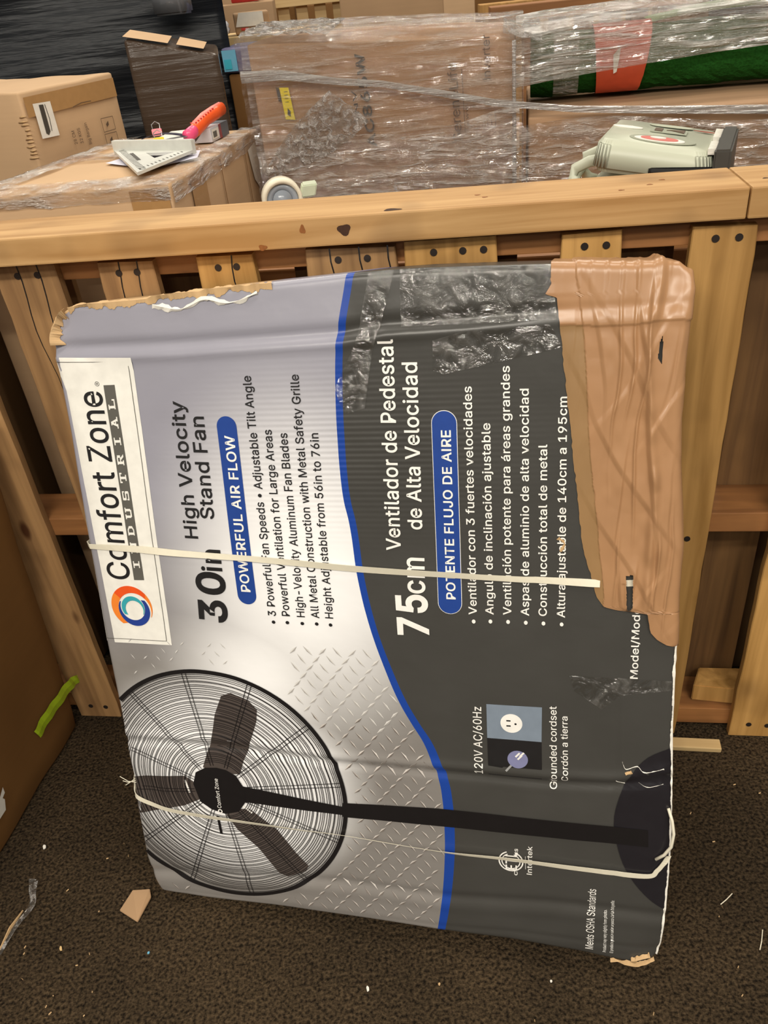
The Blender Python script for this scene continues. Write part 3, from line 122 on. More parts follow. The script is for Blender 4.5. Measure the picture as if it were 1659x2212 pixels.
class MB:
    """collects shapes into one mesh"""
    def __init__(s): s.v = []; s.f = []; s.m = []
    def add(s, v, f, m=0):
        n = len(s.v); s.v += [tuple(map(float, p)) for p in v]; s.f += [tuple(i + n for i in q) for q in f]; s.m += [m] * len(f)
    def box(s, a, b, m=0, rot=None, bev=0):
        bm = bmesh.new(); bmesh.ops.create_cube(bm, size=1)
        for v in bm.verts: v.co = Vector([(a[i] + b[i]) / 2 + v.co[i] * (b[i] - a[i]) for i in range(3)])
        if bev: bmesh.ops.bevel(bm, geom=bm.edges[:], offset=bev, segments=2, affect='EDGES', profile=.6)
        if rot: bmesh.ops.transform(bm, matrix=rot, verts=bm.verts)
        s.bm(bm, m)
    def bm(s, bm, m=0):
        bm.verts.index_update()
        s.add([v.co[:] for v in bm.verts], [[v.index for v in f.verts] for f in bm.faces], m); bm.free()
    def prism(s, poly, z0, z1, m=0, fn=None, bev=0):
        bm = bmesh.new(); vs = [bm.verts.new((x, y, z0)) for x, y in poly]; f = bm.faces.new(vs)
        r = bmesh.ops.extrude_face_region(bm, geom=[f])
        for v in r['geom']:
            if isinstance(v, bmesh.types.BMVert): v.co.z = z1
        bmesh.ops.recalc_face_normals(bm, faces=bm.faces)
        if bev: bmesh.ops.bevel(bm, geom=bm.edges[:], offset=bev, segments=2, affect='EDGES')
        if fn:
            for v in bm.verts: v.co = Vector(fn(*v.co))
        s.bm(bm, m)
    def tube(s, pts, r, n=8, m=0, flat=1.0, up=(0, 0, 1)):
        pts = [Vector(p) for p in pts]; rings = []
        rr = r if isinstance(r, (list, tuple)) else [r] * len(pts)
        for i, p in enumerate(pts):
            t = (pts[min(i + 1, len(pts) - 1)] - pts[max(i - 1, 0)]).normalized()
            a = t.cross(Vector(up));  a = a.normalized() if a.length > 1e-6 else t.orthogonal().normalized()
            b = a.cross(t)
            rings.append([p + rr[i] * (a * math.cos(2 * math.pi * k / n) * flat + b * math.sin(2 * math.pi * k / n)) for k in range(n)])
        v = [q for R in rings for q in R]; f = []
        for i in range(len(pts) - 1):
            for k in range(n): f.append((i * n + k, i * n + (k + 1) % n, (i + 1) * n + (k + 1) % n, (i + 1) * n + k))
        f.append(tuple(range(n))[::-1]); f.append(tuple((len(pts) - 1) * n + k for k in range(n)))
        s.add(v, f, m)
    def cyl(s, c, r, h, n=24, m=0, axis='z', r2=None):
        r2 = r if r2 is None else r2
        v = []
        for z, q in ((0, r), (h, r2)):
            for k in range(n):
                a = 2 * math.pi * k / n; p = (q * math.cos(a), q * math.sin(a), z)
                p = {'z': p, 'x': (p[2], p[0], p[1]), 'y': (p[0], p[2], p[1])}[axis]
                v.append((c[0] + p[0], c[1] + p[1], c[2] + p[2]))
        f = [(k, (k + 1) % n, n + (k + 1) % n, n + k) for k in range(n)] + [tuple(range(n))[::-1], tuple(range(n, 2 * n))]
        s.add(v, f, m)
    def build(s, name, mats, parent=None, smooth=False, loc=None, rz=0):
        return mk(name, s.v, s.f, mats, parent, smooth, s.m, None, loc, rz)
def nz(p, sc=1.0):
    return mnoise.noise(Vector((p[0] * sc, p[1] * sc, p[2] * sc)))
def hexa(name, c, mat, n=12, amp=.002, sc=6, parent=None, bev=.004, top=True):
    """a dented cardboard shell: 8 corners (bottom four counter-clockwise, then top four)"""
    bm = bmesh.new(); vs = [bm.verts.new(p) for p in c]
    for f in ((3, 2, 1, 0), (4, 5, 6, 7), (0, 1, 5, 4), (1, 2, 6, 5), (2, 3, 7, 6), (3, 0, 4, 7)): bm.faces.new([vs[i] for i in f])
    bmesh.ops.bevel(bm, geom=bm.edges[:], offset=bev, segments=2, affect='EDGES', profile=.5)
    bmesh.ops.subdivide_edges(bm, edges=[e for e in bm.edges if e.calc_length() > .05], cuts=n, use_grid_fill=True)
    cen = sum((Vector(p) for p in c), Vector()) / 8
    for v in bm.verts:
        d = nz(v.co, sc) * amp + nz(v.co + Vector((9, 3, 1)), sc * 3.1) * amp * .5
        v.co += (v.co - cen).normalized() * d
    for f in bm.faces: f.smooth = True
    me = bpy.data.meshes.new(name); bm.to_mesh(me); bm.free(); me.materials.append(mat)
    o = bpy.data.objects.new(name, me); COL.objects.link(o)
    if parent: o.parent = parent
    return o
def rect_corners(p, d, w, dep, z0, z1):
    """front-left corner p, unit direction d along the front, width, depth"""
    e = (-d[1], d[0]); P = lambda a, b, z: (p[0] + d[0] * a + e[0] * b, p[1] + d[1] * a + e[1] * b, z)
    q = [(0, 0), (w, 0), (w, dep), (0, dep)]
    return [P(a, b, z0) for a, b in q] + [P(a, b, z1) for a, b in q]

# ---------------------------------------------------------------- materials
def newmat(name):
    m = bpy.data.materials.new(name); m.use_nodes = True; nt = m.node_tree
    return m, nt, nt.nodes, nt.links, nt.nodes['Principled BSDF']
def plain(name, col, rough=.6, metal=0, spec=.5, nscale=60, namt=.12, bump=0):
    m, nt, N, L, b = newmat(name)
    b.inputs['Roughness'].default_value = rough; b.inputs['Metallic'].default_value = metal
    b.inputs['Specular IOR Level'].default_value = spec
    tc = N.new('ShaderNodeTexCoord'); t = N.new('ShaderNodeTexNoise'); t.inputs['Scale'].default_value = nscale; t.inputs['Detail'].default_value = 4
    L.new(tc.outputs['Object'], t.inputs['Vector'])
    mx = N.new('ShaderNodeMix'); mx.data_type = 'RGBA'
    c = lin(col); mx.inputs[6].default_value = tuple(x * (1 - namt) for x in c[:3]) + (1,); mx.inputs[7].default_value = tuple(min(1, x * (1 + namt)) for x in c[:3]) + (1,)
    L.new(t.outputs[0], mx.inputs[0]); L.new(mx.outputs[2], b.inputs['Base Color'])
    if bump:
        bp = N.new('ShaderNodeBump'); bp.inputs['Strength'].default_value = bump; bp.inputs['Distance'].default_value = .002
        L.new(t.outputs[0], bp.inputs['Height']); L.new(bp.outputs[0], b.inputs['Normal'])
    return m
def wood(name, c1, c2, axis=0, knots=True, dark=(70, 45, 22)):
    m, nt, N, L, b = newmat(name); b.inputs['Roughness'].default_value = .62
    tc = N.new('ShaderNodeTexCoord'); oi = N.new('ShaderNodeObjectInfo')
    mp = N.new('ShaderNodeMapping'); s = [26, 26, 26]; s[axis] = 1.6; mp.inputs['Scale'].default_value = s
    ad = N.new('ShaderNodeVectorMath'); ad.operation = 'MULTIPLY_ADD'
    L.new(oi.outputs['Random'], ad.inputs[0]); ad.inputs[1].default_value = (13, 7, 5)
    L.new(tc.outputs['Object'], ad.inputs[2]); L.new(ad.outputs[0], mp.inputs['Vector'])
    t = N.new('ShaderNodeTexNoise'); t.inputs['Scale'].default_value = 1.6; t.inputs['Detail'].default_value = 6; t.inputs['Distortion'].default_value = .6
    L.new(mp.outputs[0], t.inputs['Vector'])
    r = N.new('ShaderNodeValToRGB'); r.color_ramp.elements[0].position = .32; r.color_ramp.elements[0].color = lin(c1)
    r.color_ramp.elements[1].position = .66; r.color_ramp.elements[1].color = lin(c2)
    L.new(t.outputs[0], r.inputs[0])
    st = N.new('ShaderNodeTexNoise'); st.inputs['Scale'].default_value = 7; L.new(ad.outputs[0], st.inputs['Vector'])
    rs = N.new('ShaderNodeValToRGB'); rs.color_ramp.elements[0].position = .56; rs.color_ramp.elements[1].position = .76
    rs.color_ramp.elements[0].color = (0, 0, 0, 1); rs.color_ramp.elements[1].color = (.5, .5, .5, 1); L.new(st.outputs[0], rs.inputs[0])
    mx = N.new('ShaderNodeMix'); mx.data_type = 'RGBA'; L.new(rs.outputs[0], mx.inputs[0]); L.new(r.outputs[0], mx.inputs[6]); mx.inputs[7].default_value = lin(dark)
    last = mx.outputs[2]
    if knots:
        mk2 = N.new('ShaderNodeMapping'); s = [9, 9, 9]; s[axis] = 4.0; mk2.inputs['Scale'].default_value = s
        L.new(ad.outputs[0], mk2.inputs['Vector'])
        vo = N.new('ShaderNodeTexVoronoi'); vo.inputs['Scale'].default_value = 1; L.new(mk2.outputs[0], vo.inputs['Vector'])
        rk = N.new('ShaderNodeValToRGB'); rk.color_ramp.elements[0].position = .05; rk.color_ramp.elements[1].position = .11
        rk.color_ramp.elements[0].color = (1, 1, 1, 1); rk.color_ramp.elements[1].color = (0, 0, 0, 1)
        L.new(vo.outputs['Distance'], rk.inputs[0])
        m2 = N.new('ShaderNodeMix'); m2.data_type = 'RGBA'; L.new(rk.outputs[0], m2.inputs[0]); L.new(last, m2.inputs[6]); m2.inputs[7].default_value = lin((78, 44, 20)); last = m2.outputs[2]
    hs = N.new('ShaderNodeHueSaturation'); L.new(last, hs.inputs['Color'])
    ma = N.new('ShaderNodeMath'); ma.operation = 'MULTIPLY_ADD'; ma.inputs[1].default_value = .26; ma.inputs[2].default_value = .87
    L.new(oi.outputs['Random'], ma.inputs[0]); L.new(ma.outputs[0], hs.inputs['Value'])
    L.new(hs.outputs[0], b.inputs['Base Color'])
    bp = N.new('ShaderNodeBump'); bp.inputs['Strength'].default_value = .25; bp.inputs['Distance'].default_value = .002
    L.new(t.outputs[0], bp.inputs['Height']); L.new(bp.outputs[0], b.inputs['Normal'])
    return m
def cardboard(name, col, rough=.72, spec=.25):
    m, nt, N, L, b = newmat(name); b.inputs['Roughness'].default_value = rough; b.inputs['Specular IOR Level'].default_value = spec
    tc = N.new('ShaderNodeTexCoord'); t = N.new('ShaderNodeTexNoise'); t.inputs['Scale'].default_value = 5; t.inputs['Detail'].default_value = 5
    L.new(tc.outputs['Object'], t.inputs['Vector'])
    mp = N.new('ShaderNodeMapping'); mp.inputs['Scale'].default_value = (3, 3, 120); L.new(tc.outputs['Object'], mp.inputs['Vector'])
    t2 = N.new('ShaderNodeTexNoise'); t2.inputs['Scale'].default_value = 1; L.new(mp.outputs[0], t2.inputs['Vector'])
    ad = N.new('ShaderNodeMath'); ad.operation = 'MULTIPLY_ADD'; ad.inputs[1].default_value = .3; L.new(t2.outputs[0], ad.inputs[0]); L.new(t.outputs[0], ad.inputs[2])
    mx = N.new('ShaderNodeMix'); mx.data_type = 'RGBA'; c = lin(col)
    mx.inputs[6].default_value = tuple(x * .80 for x in c[:3]) + (1,); mx.inputs[7].default_value = tuple(min(1, x * 1.12) for x in c[:3]) + (1,)
    L.new(ad.outputs[0], mx.inputs[0]); L.new(mx.outputs[2], b.inputs['Base Color'])
    bp = N.new('ShaderNodeBump'); bp.inputs['Strength'].default_value = .25; bp.inputs['Distance'].default_value = .003
    L.new(t.outputs[0], bp.inputs['Height']); L.new(bp.outputs[0], b.inputs['Normal'])
    return m
def film(name, tint, haze, gloss, rough, stretch, bscale, bstr, sharp=(.45, .62), fine=.22):
    """clear stretch film: see-through sheet, whitish where it is layered, glossy wrinkles"""
    m, nt, N, L, b = newmat(name); N.remove(b); out = N['Material Output']
    tc = N.new('ShaderNodeTexCoord'); mp = N.new('ShaderNodeMapping'); mp.inputs['Scale'].default_value = stretch
    L.new(tc.outputs['Object'], mp.inputs['Vector'])
    t = N.new('ShaderNodeTexNoise'); t.inputs['Scale'].default_value = bscale; t.inputs['Detail'].default_value = 5; t.inputs['Distortion'].default_value = .8
    L.new(mp.outputs[0], t.inputs['Vector'])
    bp = N.new('ShaderNodeBump'); bp.inputs['Strength'].default_value = bstr; bp.inputs['Distance'].default_value = .045
    tb = N.new('ShaderNodeTexNoise'); tb.inputs['Scale'].default_value = bscale * 7; tb.inputs['Detail'].default_value = 2; L.new(mp.outputs[0], tb.inputs['Vector'])
    sm = N.new('ShaderNodeMath'); sm.operation = 'MULTIPLY_ADD'; sm.inputs[1].default_value = fine; L.new(tb.outputs[0], sm.inputs[0]); L.new(t.outputs[0], sm.inputs[2])
    L.new(sm.outputs[0], bp.inputs['Height'])
    tr = N.new('ShaderNodeBsdfTransparent'); tr.inputs[0].default_value = tint
    gl = N.new('ShaderNodeBsdfGlossy'); gl.inputs['Roughness'].default_value = rough; L.new(bp.outputs[0], gl.inputs['Normal'])
    df = N.new('ShaderNodeBsdfDiffuse'); df.inputs[0].default_value = (.75, .72, .68, 1); L.new(bp.outputs[0], df.inputs['Normal'])
    h = N.new('ShaderNodeValToRGB'); h.color_ramp.elements[0].position = sharp[0]; h.color_ramp.elements[1].position = sharp[1]
    h.color_ramp.elements[0].color = (haze[0],) * 3 + (1,); h.color_ramp.elements[1].color = (haze[1],) * 3 + (1,)
    L.new(t.outputs[0], h.inputs[0])
    m1 = N.new('ShaderNodeMixShader'); L.new(h.outputs[0], m1.inputs[0]); L.new(tr.outputs[0], m1.inputs[1]); L.new(df.outputs[0], m1.inputs[2])
    m2 = N.new('ShaderNodeMixShader'); m2.inputs[0].default_value = gloss; L.new(m1.outputs[0], m2.inputs[1]); L.new(gl.outputs[0], m2.inputs[2])
    L.new(m2.outputs[0], out.inputs[0])
    return m
M = {}
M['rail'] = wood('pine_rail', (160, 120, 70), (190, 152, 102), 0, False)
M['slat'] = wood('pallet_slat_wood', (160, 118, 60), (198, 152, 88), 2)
M['slat_old'] = wood('weathered_slat_wood', (134, 100, 64), (176, 136, 90), 2)
M['stringer'] = wood('stringer_wood', (128, 84, 46), (164, 112, 64), 0)
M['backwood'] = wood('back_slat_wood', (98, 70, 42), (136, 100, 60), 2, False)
M['palepine'] = wood('pale_pine', (206, 172, 118), (226, 196, 142), 0, False)
M['nail'] = plain('nail_steel', (62, 54, 50), .45, .6)
M['card'] = cardboard('brown_cardboard', (168, 137, 104))
M['card2'] = cardboard('tan_cardboard', (194, 162, 126))
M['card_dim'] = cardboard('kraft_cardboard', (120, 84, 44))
M['card_ac'] = cardboard('wrapped_cardboard', (164, 132, 102))
M['card_shaded'] = cardboard('shade_toned_cardboard', (92, 68, 42))  # brown darkened to stand in for the unlit space behind the pallet
M['card_edge'] = cardboard('torn_cardboard', (190, 158, 116))
M['craft'] = plain('brown_packing_tape', (164, 124, 88), .30, 0, .5, 16, .14, .15)
M['craft_edge'] = plain('olive_paper_tape', (146, 114, 76), .36, 0, .5, 16, .10, .15)
M['bopp'] = plain('tan_carton_tape', (170, 132, 86), .25, 0, .5)
M['white'] = plain('white_paper', (228, 224, 214), .55)
M['dullwhite'] = plain('grey_white_paper', (206, 206, 212), .55)
M['black'] = plain('black_ink', (28, 26, 26), .4)
M['brown_ink'] = plain('brown_ink', (92, 74, 58), .6)
M['dark_ink'] = plain('dark_grey_ink', (66, 62, 56), .5)
M['blackplastic'] = plain('black_plastic', (24, 24, 25), .3)
M['strap'] = plain('cream_strapping', (216, 210, 190), .38, 0, .5, 80, .06)
M['green_tape'] = plain('lime_green_tape', (176, 206, 40), .45)
M['yellow'] = plain('yellow_label', (226, 208, 30), .5)
M['blue'] = plain('blue_plastic', (24, 110, 200), .3)
M['lightblue'] = plain('light_blue_print', (110, 176, 204), .4)
M['purple'] = plain('purple_print', (110, 108, 140), .4)
M['red'] = plain('red_print', (196, 52, 46), .5)
M['orange'] = plain('orange_plastic', (250, 96, 40), .3)
M['pink'] = plain('pink_plastic', (240, 84, 130), .3)
M['pinkclip'] = plain('pink_clip', (236, 140, 150), .35)
M['steel'] = plain('brushed_steel', (170, 172, 172), .32, .9)
M['alu'] = plain('cast_aluminium', (214, 215, 208), .4, .2)
M['blade'] = plain('dark_blade', (74, 72, 92), .3, .5)
M['device'] = plain('grey_green_plastic', (188, 192, 172), .38, 0, .5, 20, .04)
M['device_dark'] = plain('dark_grey_plastic', (70, 68, 64), .4)
M['cream'] = plain('cream_tape_core', (226, 218, 196), .5)
M['tapegrey'] = plain('clear_tape_roll', (150, 158, 168), .15)
M['turf'] = plain('artificial_turf', (30, 78, 26), .9, 0, .1, 220, .55, 1)
M['turf_light'] = plain('light_turf', (120, 170, 50), .9, 0, .1, 220, .4, 1)
M['turf_back'] = plain('turf_backing', (96, 118, 58), .6)
M['sleeve'] = plain('orange_sleeve', (206, 84, 54), .35)
M['darkcloth'] = plain('dark_cloth', (38, 44, 52), .8)
M['blackwrap'] = None
M['film'] = film('clear_stretch_film', (.97, .95, .93, 1), (.04, .28), .17, .09, (1.6, 1.6, 15), 5, .9)
M['film_layered'] = film('layered_clear_film', (.95, .94, .93, 1), (.30, .80), .20, .09, (1.6, 1.6, 18), 5, .9)
M['film_crumple'] = film('crumpled_clear_film', (.97, .95, .93, 1), (.05, .5), .19, .09, (2.6, 2.6, 13), 5, 1.0)
M['film_band'] = film('twisted_film_band', (.9, .9, .9, 1), (.35, .75), .25, .2, (3, 3, 60), 3, .8)
M['cleartape'] = film('clear_packing_tape', (.93, .93, .92, 1), (.0, .07), .10, .10, (20, 20, 20), 2.2, .40, (.45, .62), 0)
def wrapmat(name, c1, c2, axis_scale, rough=.22):
    m, nt, N, L, b = newmat(name); b.inputs['Roughness'].default_value = rough; b.inputs['Specular IOR Level'].default_value = .28
    tc = N.new('ShaderNodeTexCoord'); mp = N.new('ShaderNodeMapping'); mp.inputs['Scale'].default_value = axis_scale
    mp.inputs['Rotation'].default_value = (0, math.radians(10), 0)
    L.new(tc.outputs['Object'], mp.inputs['Vector'])
    t = N.new('ShaderNodeTexNoise'); t.inputs['Scale'].default_value = 3; t.inputs['Detail'].default_value = 5; L.new(mp.outputs[0], t.inputs['Vector'])
    t2 = N.new('ShaderNodeTexNoise'); t2.inputs['Scale'].default_value = 2.5; L.new(tc.outputs['Object'], t2.inputs['Vector'])
    mx = N.new('ShaderNodeMix'); mx.data_type = 'RGBA'; mx.inputs[6].default_value = lin(c1); mx.inputs[7].default_value = lin(c2)
    L.new(t2.outputs[0], mx.inputs[0]); L.new(mx.outputs[2], b.inputs['Base Color'])
    bp = N.new('ShaderNodeBump'); bp.inputs['Strength'].default_value = .28; bp.inputs['Distance'].default_value = .02
    L.new(t.outputs[0], bp.inputs['Height']); L.new(bp.outputs[0], b.inputs['Normal'])
    return m
M['blackwrap'] = wrapmat('black_stretch_film', (19, 24, 31), (30, 34, 38), (1, 1, 14), .34)
M['darkwrap'] = wrapmat('dark_film_over_cardboard', (66, 54, 46), (84, 70, 58), (1, 1, 16), .22)

# ---------------------------------------------------------------- setting
m, nt, N, L, b = newmat('carpet'); b.inputs['Roughness'].default_value = .95; b.inputs['Specular IOR Level'].default_value = .1
tc = N.new('ShaderNodeTexCoord')
def cn(sc, det=3):
    t = N.new('ShaderNodeTexNoise'); t.inputs['Scale'].default_value = sc; t.inputs['Detail'].default_value = det; L.new(tc.outputs['Object'], t.inputs['Vector']); return t
t1, t2, t3 = cn(190, 4), cn(4.5, 4), cn(60, 2)
rp = N.new('ShaderNodeValToRGB'); rp.color_ramp.elements[0].position = .34; rp.color_ramp.elements[1].position = .70
rp.color_ramp.elements[0].color = lin((30, 24, 17)); rp.color_ramp.elements[1].color = lin((90, 75, 56)); L.new(t1.outputs[0], rp.inputs[0])
rq = N.new('ShaderNodeValToRGB'); rq.color_ramp.elements[0].position = .35; rq.color_ramp.elements[1].position = .7
rq.color_ramp.elements[0].color = (.62, .62, .62, 1); rq.color_ramp.elements[1].color = (1.05, 1.03, 1, 1); L.new(t2.outputs[0], rq.inputs[0])
mu = N.new('ShaderNodeMix'); mu.data_type = 'RGBA'; mu.blend_type = 'MULTIPLY'; mu.inputs[0].default_value = 1
L.new(rp.outputs[0], mu.inputs[6]); L.new(rq.outputs[0], mu.inputs[7]); L.new(mu.outputs[2], b.inputs['Base Color'])
ad = N.new('ShaderNodeMath'); L.new(t1.outputs[0], ad.inputs[0]); L.new(t3.outputs[0], ad.inputs[1])
bp = N.new('ShaderNodeBump'); bp.inputs['Strength'].default_value = 1; bp.inputs['Distance'].default_value = .006
L.new(ad.outputs[0], bp.inputs['Height']); L.new(bp.outputs[0], b.inputs['Normal'])
M['carpet'] = m
tag(mk('floor', [(-5, -4, 0), (5, -4, 0), (5, 9, 0), (-5, 9, 0)], [(0, 1, 2, 3)], m), kind='structure')
M['wall'] = plain('painted_block_wall', (150, 138, 120), .9)
tag(mk('wall_back', [(-5, 9, 0), (5, 9, 0), (5, 9, 4.6), (-5, 9, 4.6)], [(0, 1, 2, 3)], M['wall']), kind='structure')

# ---------------------------------------------------------------- upright pallet and the beam on it
PR = -0.1788
pal = empty('wooden_pallet', (0, 1.159, 0), PR, 'wooden pallet standing on its edge behind the big fan carton', 'pallet')
SLATS = [(-.742, -.643, 'slat_old'), (-.562, -.460, 'slat_old'), (-.394, -.304, 'slat_old'), (-.238, -.150, 'slat'), (-.074, .059, 'slat_old'),
         (.068, .200, 'slat'), (.286, .369, 'slat'), (.458, .544, 'slat'), (.645, .744, 'slat')]
nailb = MB(); nailb.cyl((0, -.0012, 0), .0052, .002, 12, 0, 'y')
nail0 = None
def put_nail(par, x, z):
    global nail0
    if nail0 is None:
        nail0 = nailb.build('nail', M['nail'], par); o = nail0
    else:
        o = nail0.copy(); COL.objects.link(o); o.parent = par
    o.location = (x, 0, z)
for k, (a, c, mt) in enumerate(SLATS):
    bm = MB(); z1 = 1.008 + random.uniform(-.003, .003)
    nzs = 24; v = []; f = []
    jit = [random.uniform(-.0012, .0012) for _ in range(nzs + 1)]
    tl = random.uniform(-.003, .003)
    for i in range(nzs + 1):
        z = .002 + (z1 - .002) * i / nzs
        e = .0015 if i in (0, nzs) else 0
        for (x, y) in ((a + jit[i] + e, .0015), (a + jit[i] + .0015 + e, 0), (c + jit[i] * .6 - .0015 - e, 0), (c + jit[i] * .6 - e, .0015), (c + jit[i] * .6 - e, .016), (a + jit[i] + e, .016)):
            v.append((x, y, z + (tl * (x - a) / (c - a) if i == nzs else 0)))
    for i in range(nzs):
        for j in range(6): f.append((i * 6 + j, i * 6 + (j + 1) % 6, i * 6 + 6 + (j + 1) % 6, i * 6 + 6 + j))
    f.append((5, 4, 3, 2, 1, 0)); f.append(tuple(nzs * 6 + j for j in range(6)))
    s = mk('slat', v, f, M[mt], pal)
    w = c - a
    # drying cracks of the split boards
    if k in (1, 2, 3, 4):
        for fr in ((.36, .68) if k in (1, 2) else (.62,) if k == 3 else (.3, .62, .93)):
            cr = MB(); x0 = a + w * fr; pts = []
            L_ = .34 if k == 1 else .25
            for i in range(14): pts.append((x0 + .004 * math.sin(i * .9 + k) + (.012 * i / 13), -.0004, z1 - L_ * i / 13))
            for i in range(13):
                ww = .0011 * (1 - i / 14)
                p, q = pts[i], pts[i + 1]
                cr.add([(p[0] - ww, p[1], p[2]), (p[0] + ww, p[1], p[2]), (q[0] + ww, q[1], q[2]), (q[0] - ww, q[1], q[2])], [(0, 1, 2, 3)])
            cr.build('crack', M['black'], s)
    zz = z1 - .017
    for fr in {0: (.3, .7), 5: (.33, .64, .86), 6: (.4, .75), 7: (.38, .73), 8: (.3, .68)}.get(k, (.36, .68)): put_nail(s, a + w * fr, zz)
    if k in (0, 8):
        put_nail(s, a + w * .35, .035); put_nail(s, a + w * .7, .033)
    if k == 7: put_nail(s, a + w * .62, .49)
for z0, z1 in ((.978, 1.0165), (.492, .530), (.017, .058)):
    sb = MB(); sb.box((-.86, .0165, z0), (.95, .105, z1), 0, None, .0015); sb.build('stringer', M['stringer'], pal)
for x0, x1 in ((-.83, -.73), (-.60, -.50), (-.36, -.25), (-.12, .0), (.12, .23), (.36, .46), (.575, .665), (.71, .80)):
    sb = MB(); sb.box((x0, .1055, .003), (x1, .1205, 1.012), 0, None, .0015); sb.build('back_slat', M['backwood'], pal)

def beam(name, a, c, label, rz, loc):
    root = empty(name, loc, rz, label, 'beam')
    q = MB(); q.box((a, 0, 0), (c, .118, .040), 0, None, .0025); q.build('plank', M['rail'], root)
    return root
RZ = math.atan2(-.165, 1.024)
r1 = beam('wooden_beam', -.62, .516, 'long pine beam lying along the top of the upright pallet', RZ, (0, 1.1315, 1.018))
r2 = beam('wooden_beam', .518, .95, 'short end of pine beam butted at the right photo edge on the pallet top', RZ, (0, 1.1315, 1.018))
def disc_obj(name, par, x, y, z, rx_, ry_, mat, face='top'):
    n = 18; v = []
    for k in range(n):
        t = 2 * math.pi * k / n; rr = 1 + .18 * math.sin(3 * t + x * 40)
        v.append((x + rx_ * rr * math.cos(t), y + (ry_ * rr * math.sin(t) if face == 'top' else 0), z + (0 if face == 'top' else ry_ * rr * math.sin(t))))
    return mk(name, v, [tuple(range(n))], mat, par)
M['knot'] = plain('dark_knot', (64, 40, 26), .6, 0, .3, 200, .4)
M['knot2'] = plain('amber_knot', (136, 84, 42), .6, 0, .3, 200, .3)
disc_obj('knot', r1, -.012, -.0003, .021, .009, .0075, M['knot'], 'front')
disc_obj('knot', r1, -.070, -.0003, .025, .004, .006, M['knot2'], 'front')
disc_obj('knot', r1, .055, .012, .0403, .012, .006, M['knot'])
disc_obj('knot', r1, -.13, -.0003, .004, .006, .004, M['knot2'], 'front')
for x, y in ((.40, .05), (.42, .072), (.36, .03), (.18, .045), (.17, .06)): disc_obj('screw_hole', r1, x, y, .0403, .004, .0025, M['knot2'])
disc_obj('screw_hole', r2, .545, .04, .0403, .004, .0025, M['knot'])
st = MB(); st.box((-.085, -.012, 0), (.018, .012, .012), 0, Matrix.Rotation(.05, 4, 'X'), .002)
tag(st.build('wood_strip', M['palepine'], None, False, (.59, 1.02, .0012), PR - .02), 'thin pale strip of wood on the carpet at the foot of the pallet, lower right', 'wood strip')
oc = MB(); oc.prism([(-.05, -.02), (.045, -.03), (.05, .03), (-.03, .03)], 0, .042, 0, None, .002)
oco = oc.build('wood_offcut', M['slat'], None, False, (.0, 0, 0)); oco.parent = None
oco.location = (.625, 1.105, .0595); oco.rotation_euler = (0, 0, PR)
tag(oco, 'loose wooden block lying on the bottom stringer inside the pallet, lower right', 'wood block')

# ---------------------------------------------------------------- the fan carton
B0, AU, AV, AN = map(np.array, (B0, AU, AV, AN))
TH = .145; RE = .007; RT = .010
EL = np.array(E_LEFT); ER = np.array(E_RIGHT); ET = np.array(E_TOP); EB = np.array(E_BOT)
uL = lambda v: np.interp(v, EL[:, 0], EL[:, 1]); uR = lambda v: np.interp(v, ER[:, 0], ER[:, 1])
vT = lambda u: np.interp(u, ET[:, 0], ET[:, 1]); vB = lambda u: np.interp(u, EB[:, 0], EB[:, 1])
BLUE = np.array(BLUE)
ublue = lambda v: np.interp(v, BLUE[:, 0], BLUE[:, 1])
def arc(q, r):
    ang = np.clip((q + r) / r, 0, math.pi / 2)
    lat = np.where(q < -r, q, -r + r * np.sin(ang))
    dep = np.where(q < -r, 0, r * (1 - np.cos(ang)) + np.maximum(0, q - (-r + r * math.pi / 2)))
    return lat, dep, ang
_rng = np.random.RandomState(3)
def vnoise(x, y, seed):
    r = np.random.RandomState(seed); g = r.rand(64, 64)
    x = np.asarray(x, float); y = np.asarray(y, float)
    xi = np.floor(x).astype(int); yi = np.floor(y).astype(int); fx = x - xi; fy = y - yi
    fx = fx * fx * (3 - 2 * fx); fy = fy * fy * (3 - 2 * fy)
    G = lambda a, c: g[a % 64, c % 64]
    return (G(xi, yi) * (1 - fx) + G(xi + 1, yi) * fx) * (1 - fy) + (G(xi, yi + 1) * (1 - fx) + G(xi + 1, yi + 1) * fx) * fy - .5
def polydist_v(line, u):
    a = np.array(line); a = a[np.argsort(a[:, 0])]; return np.interp(u, a[:, 0], a[:, 1])
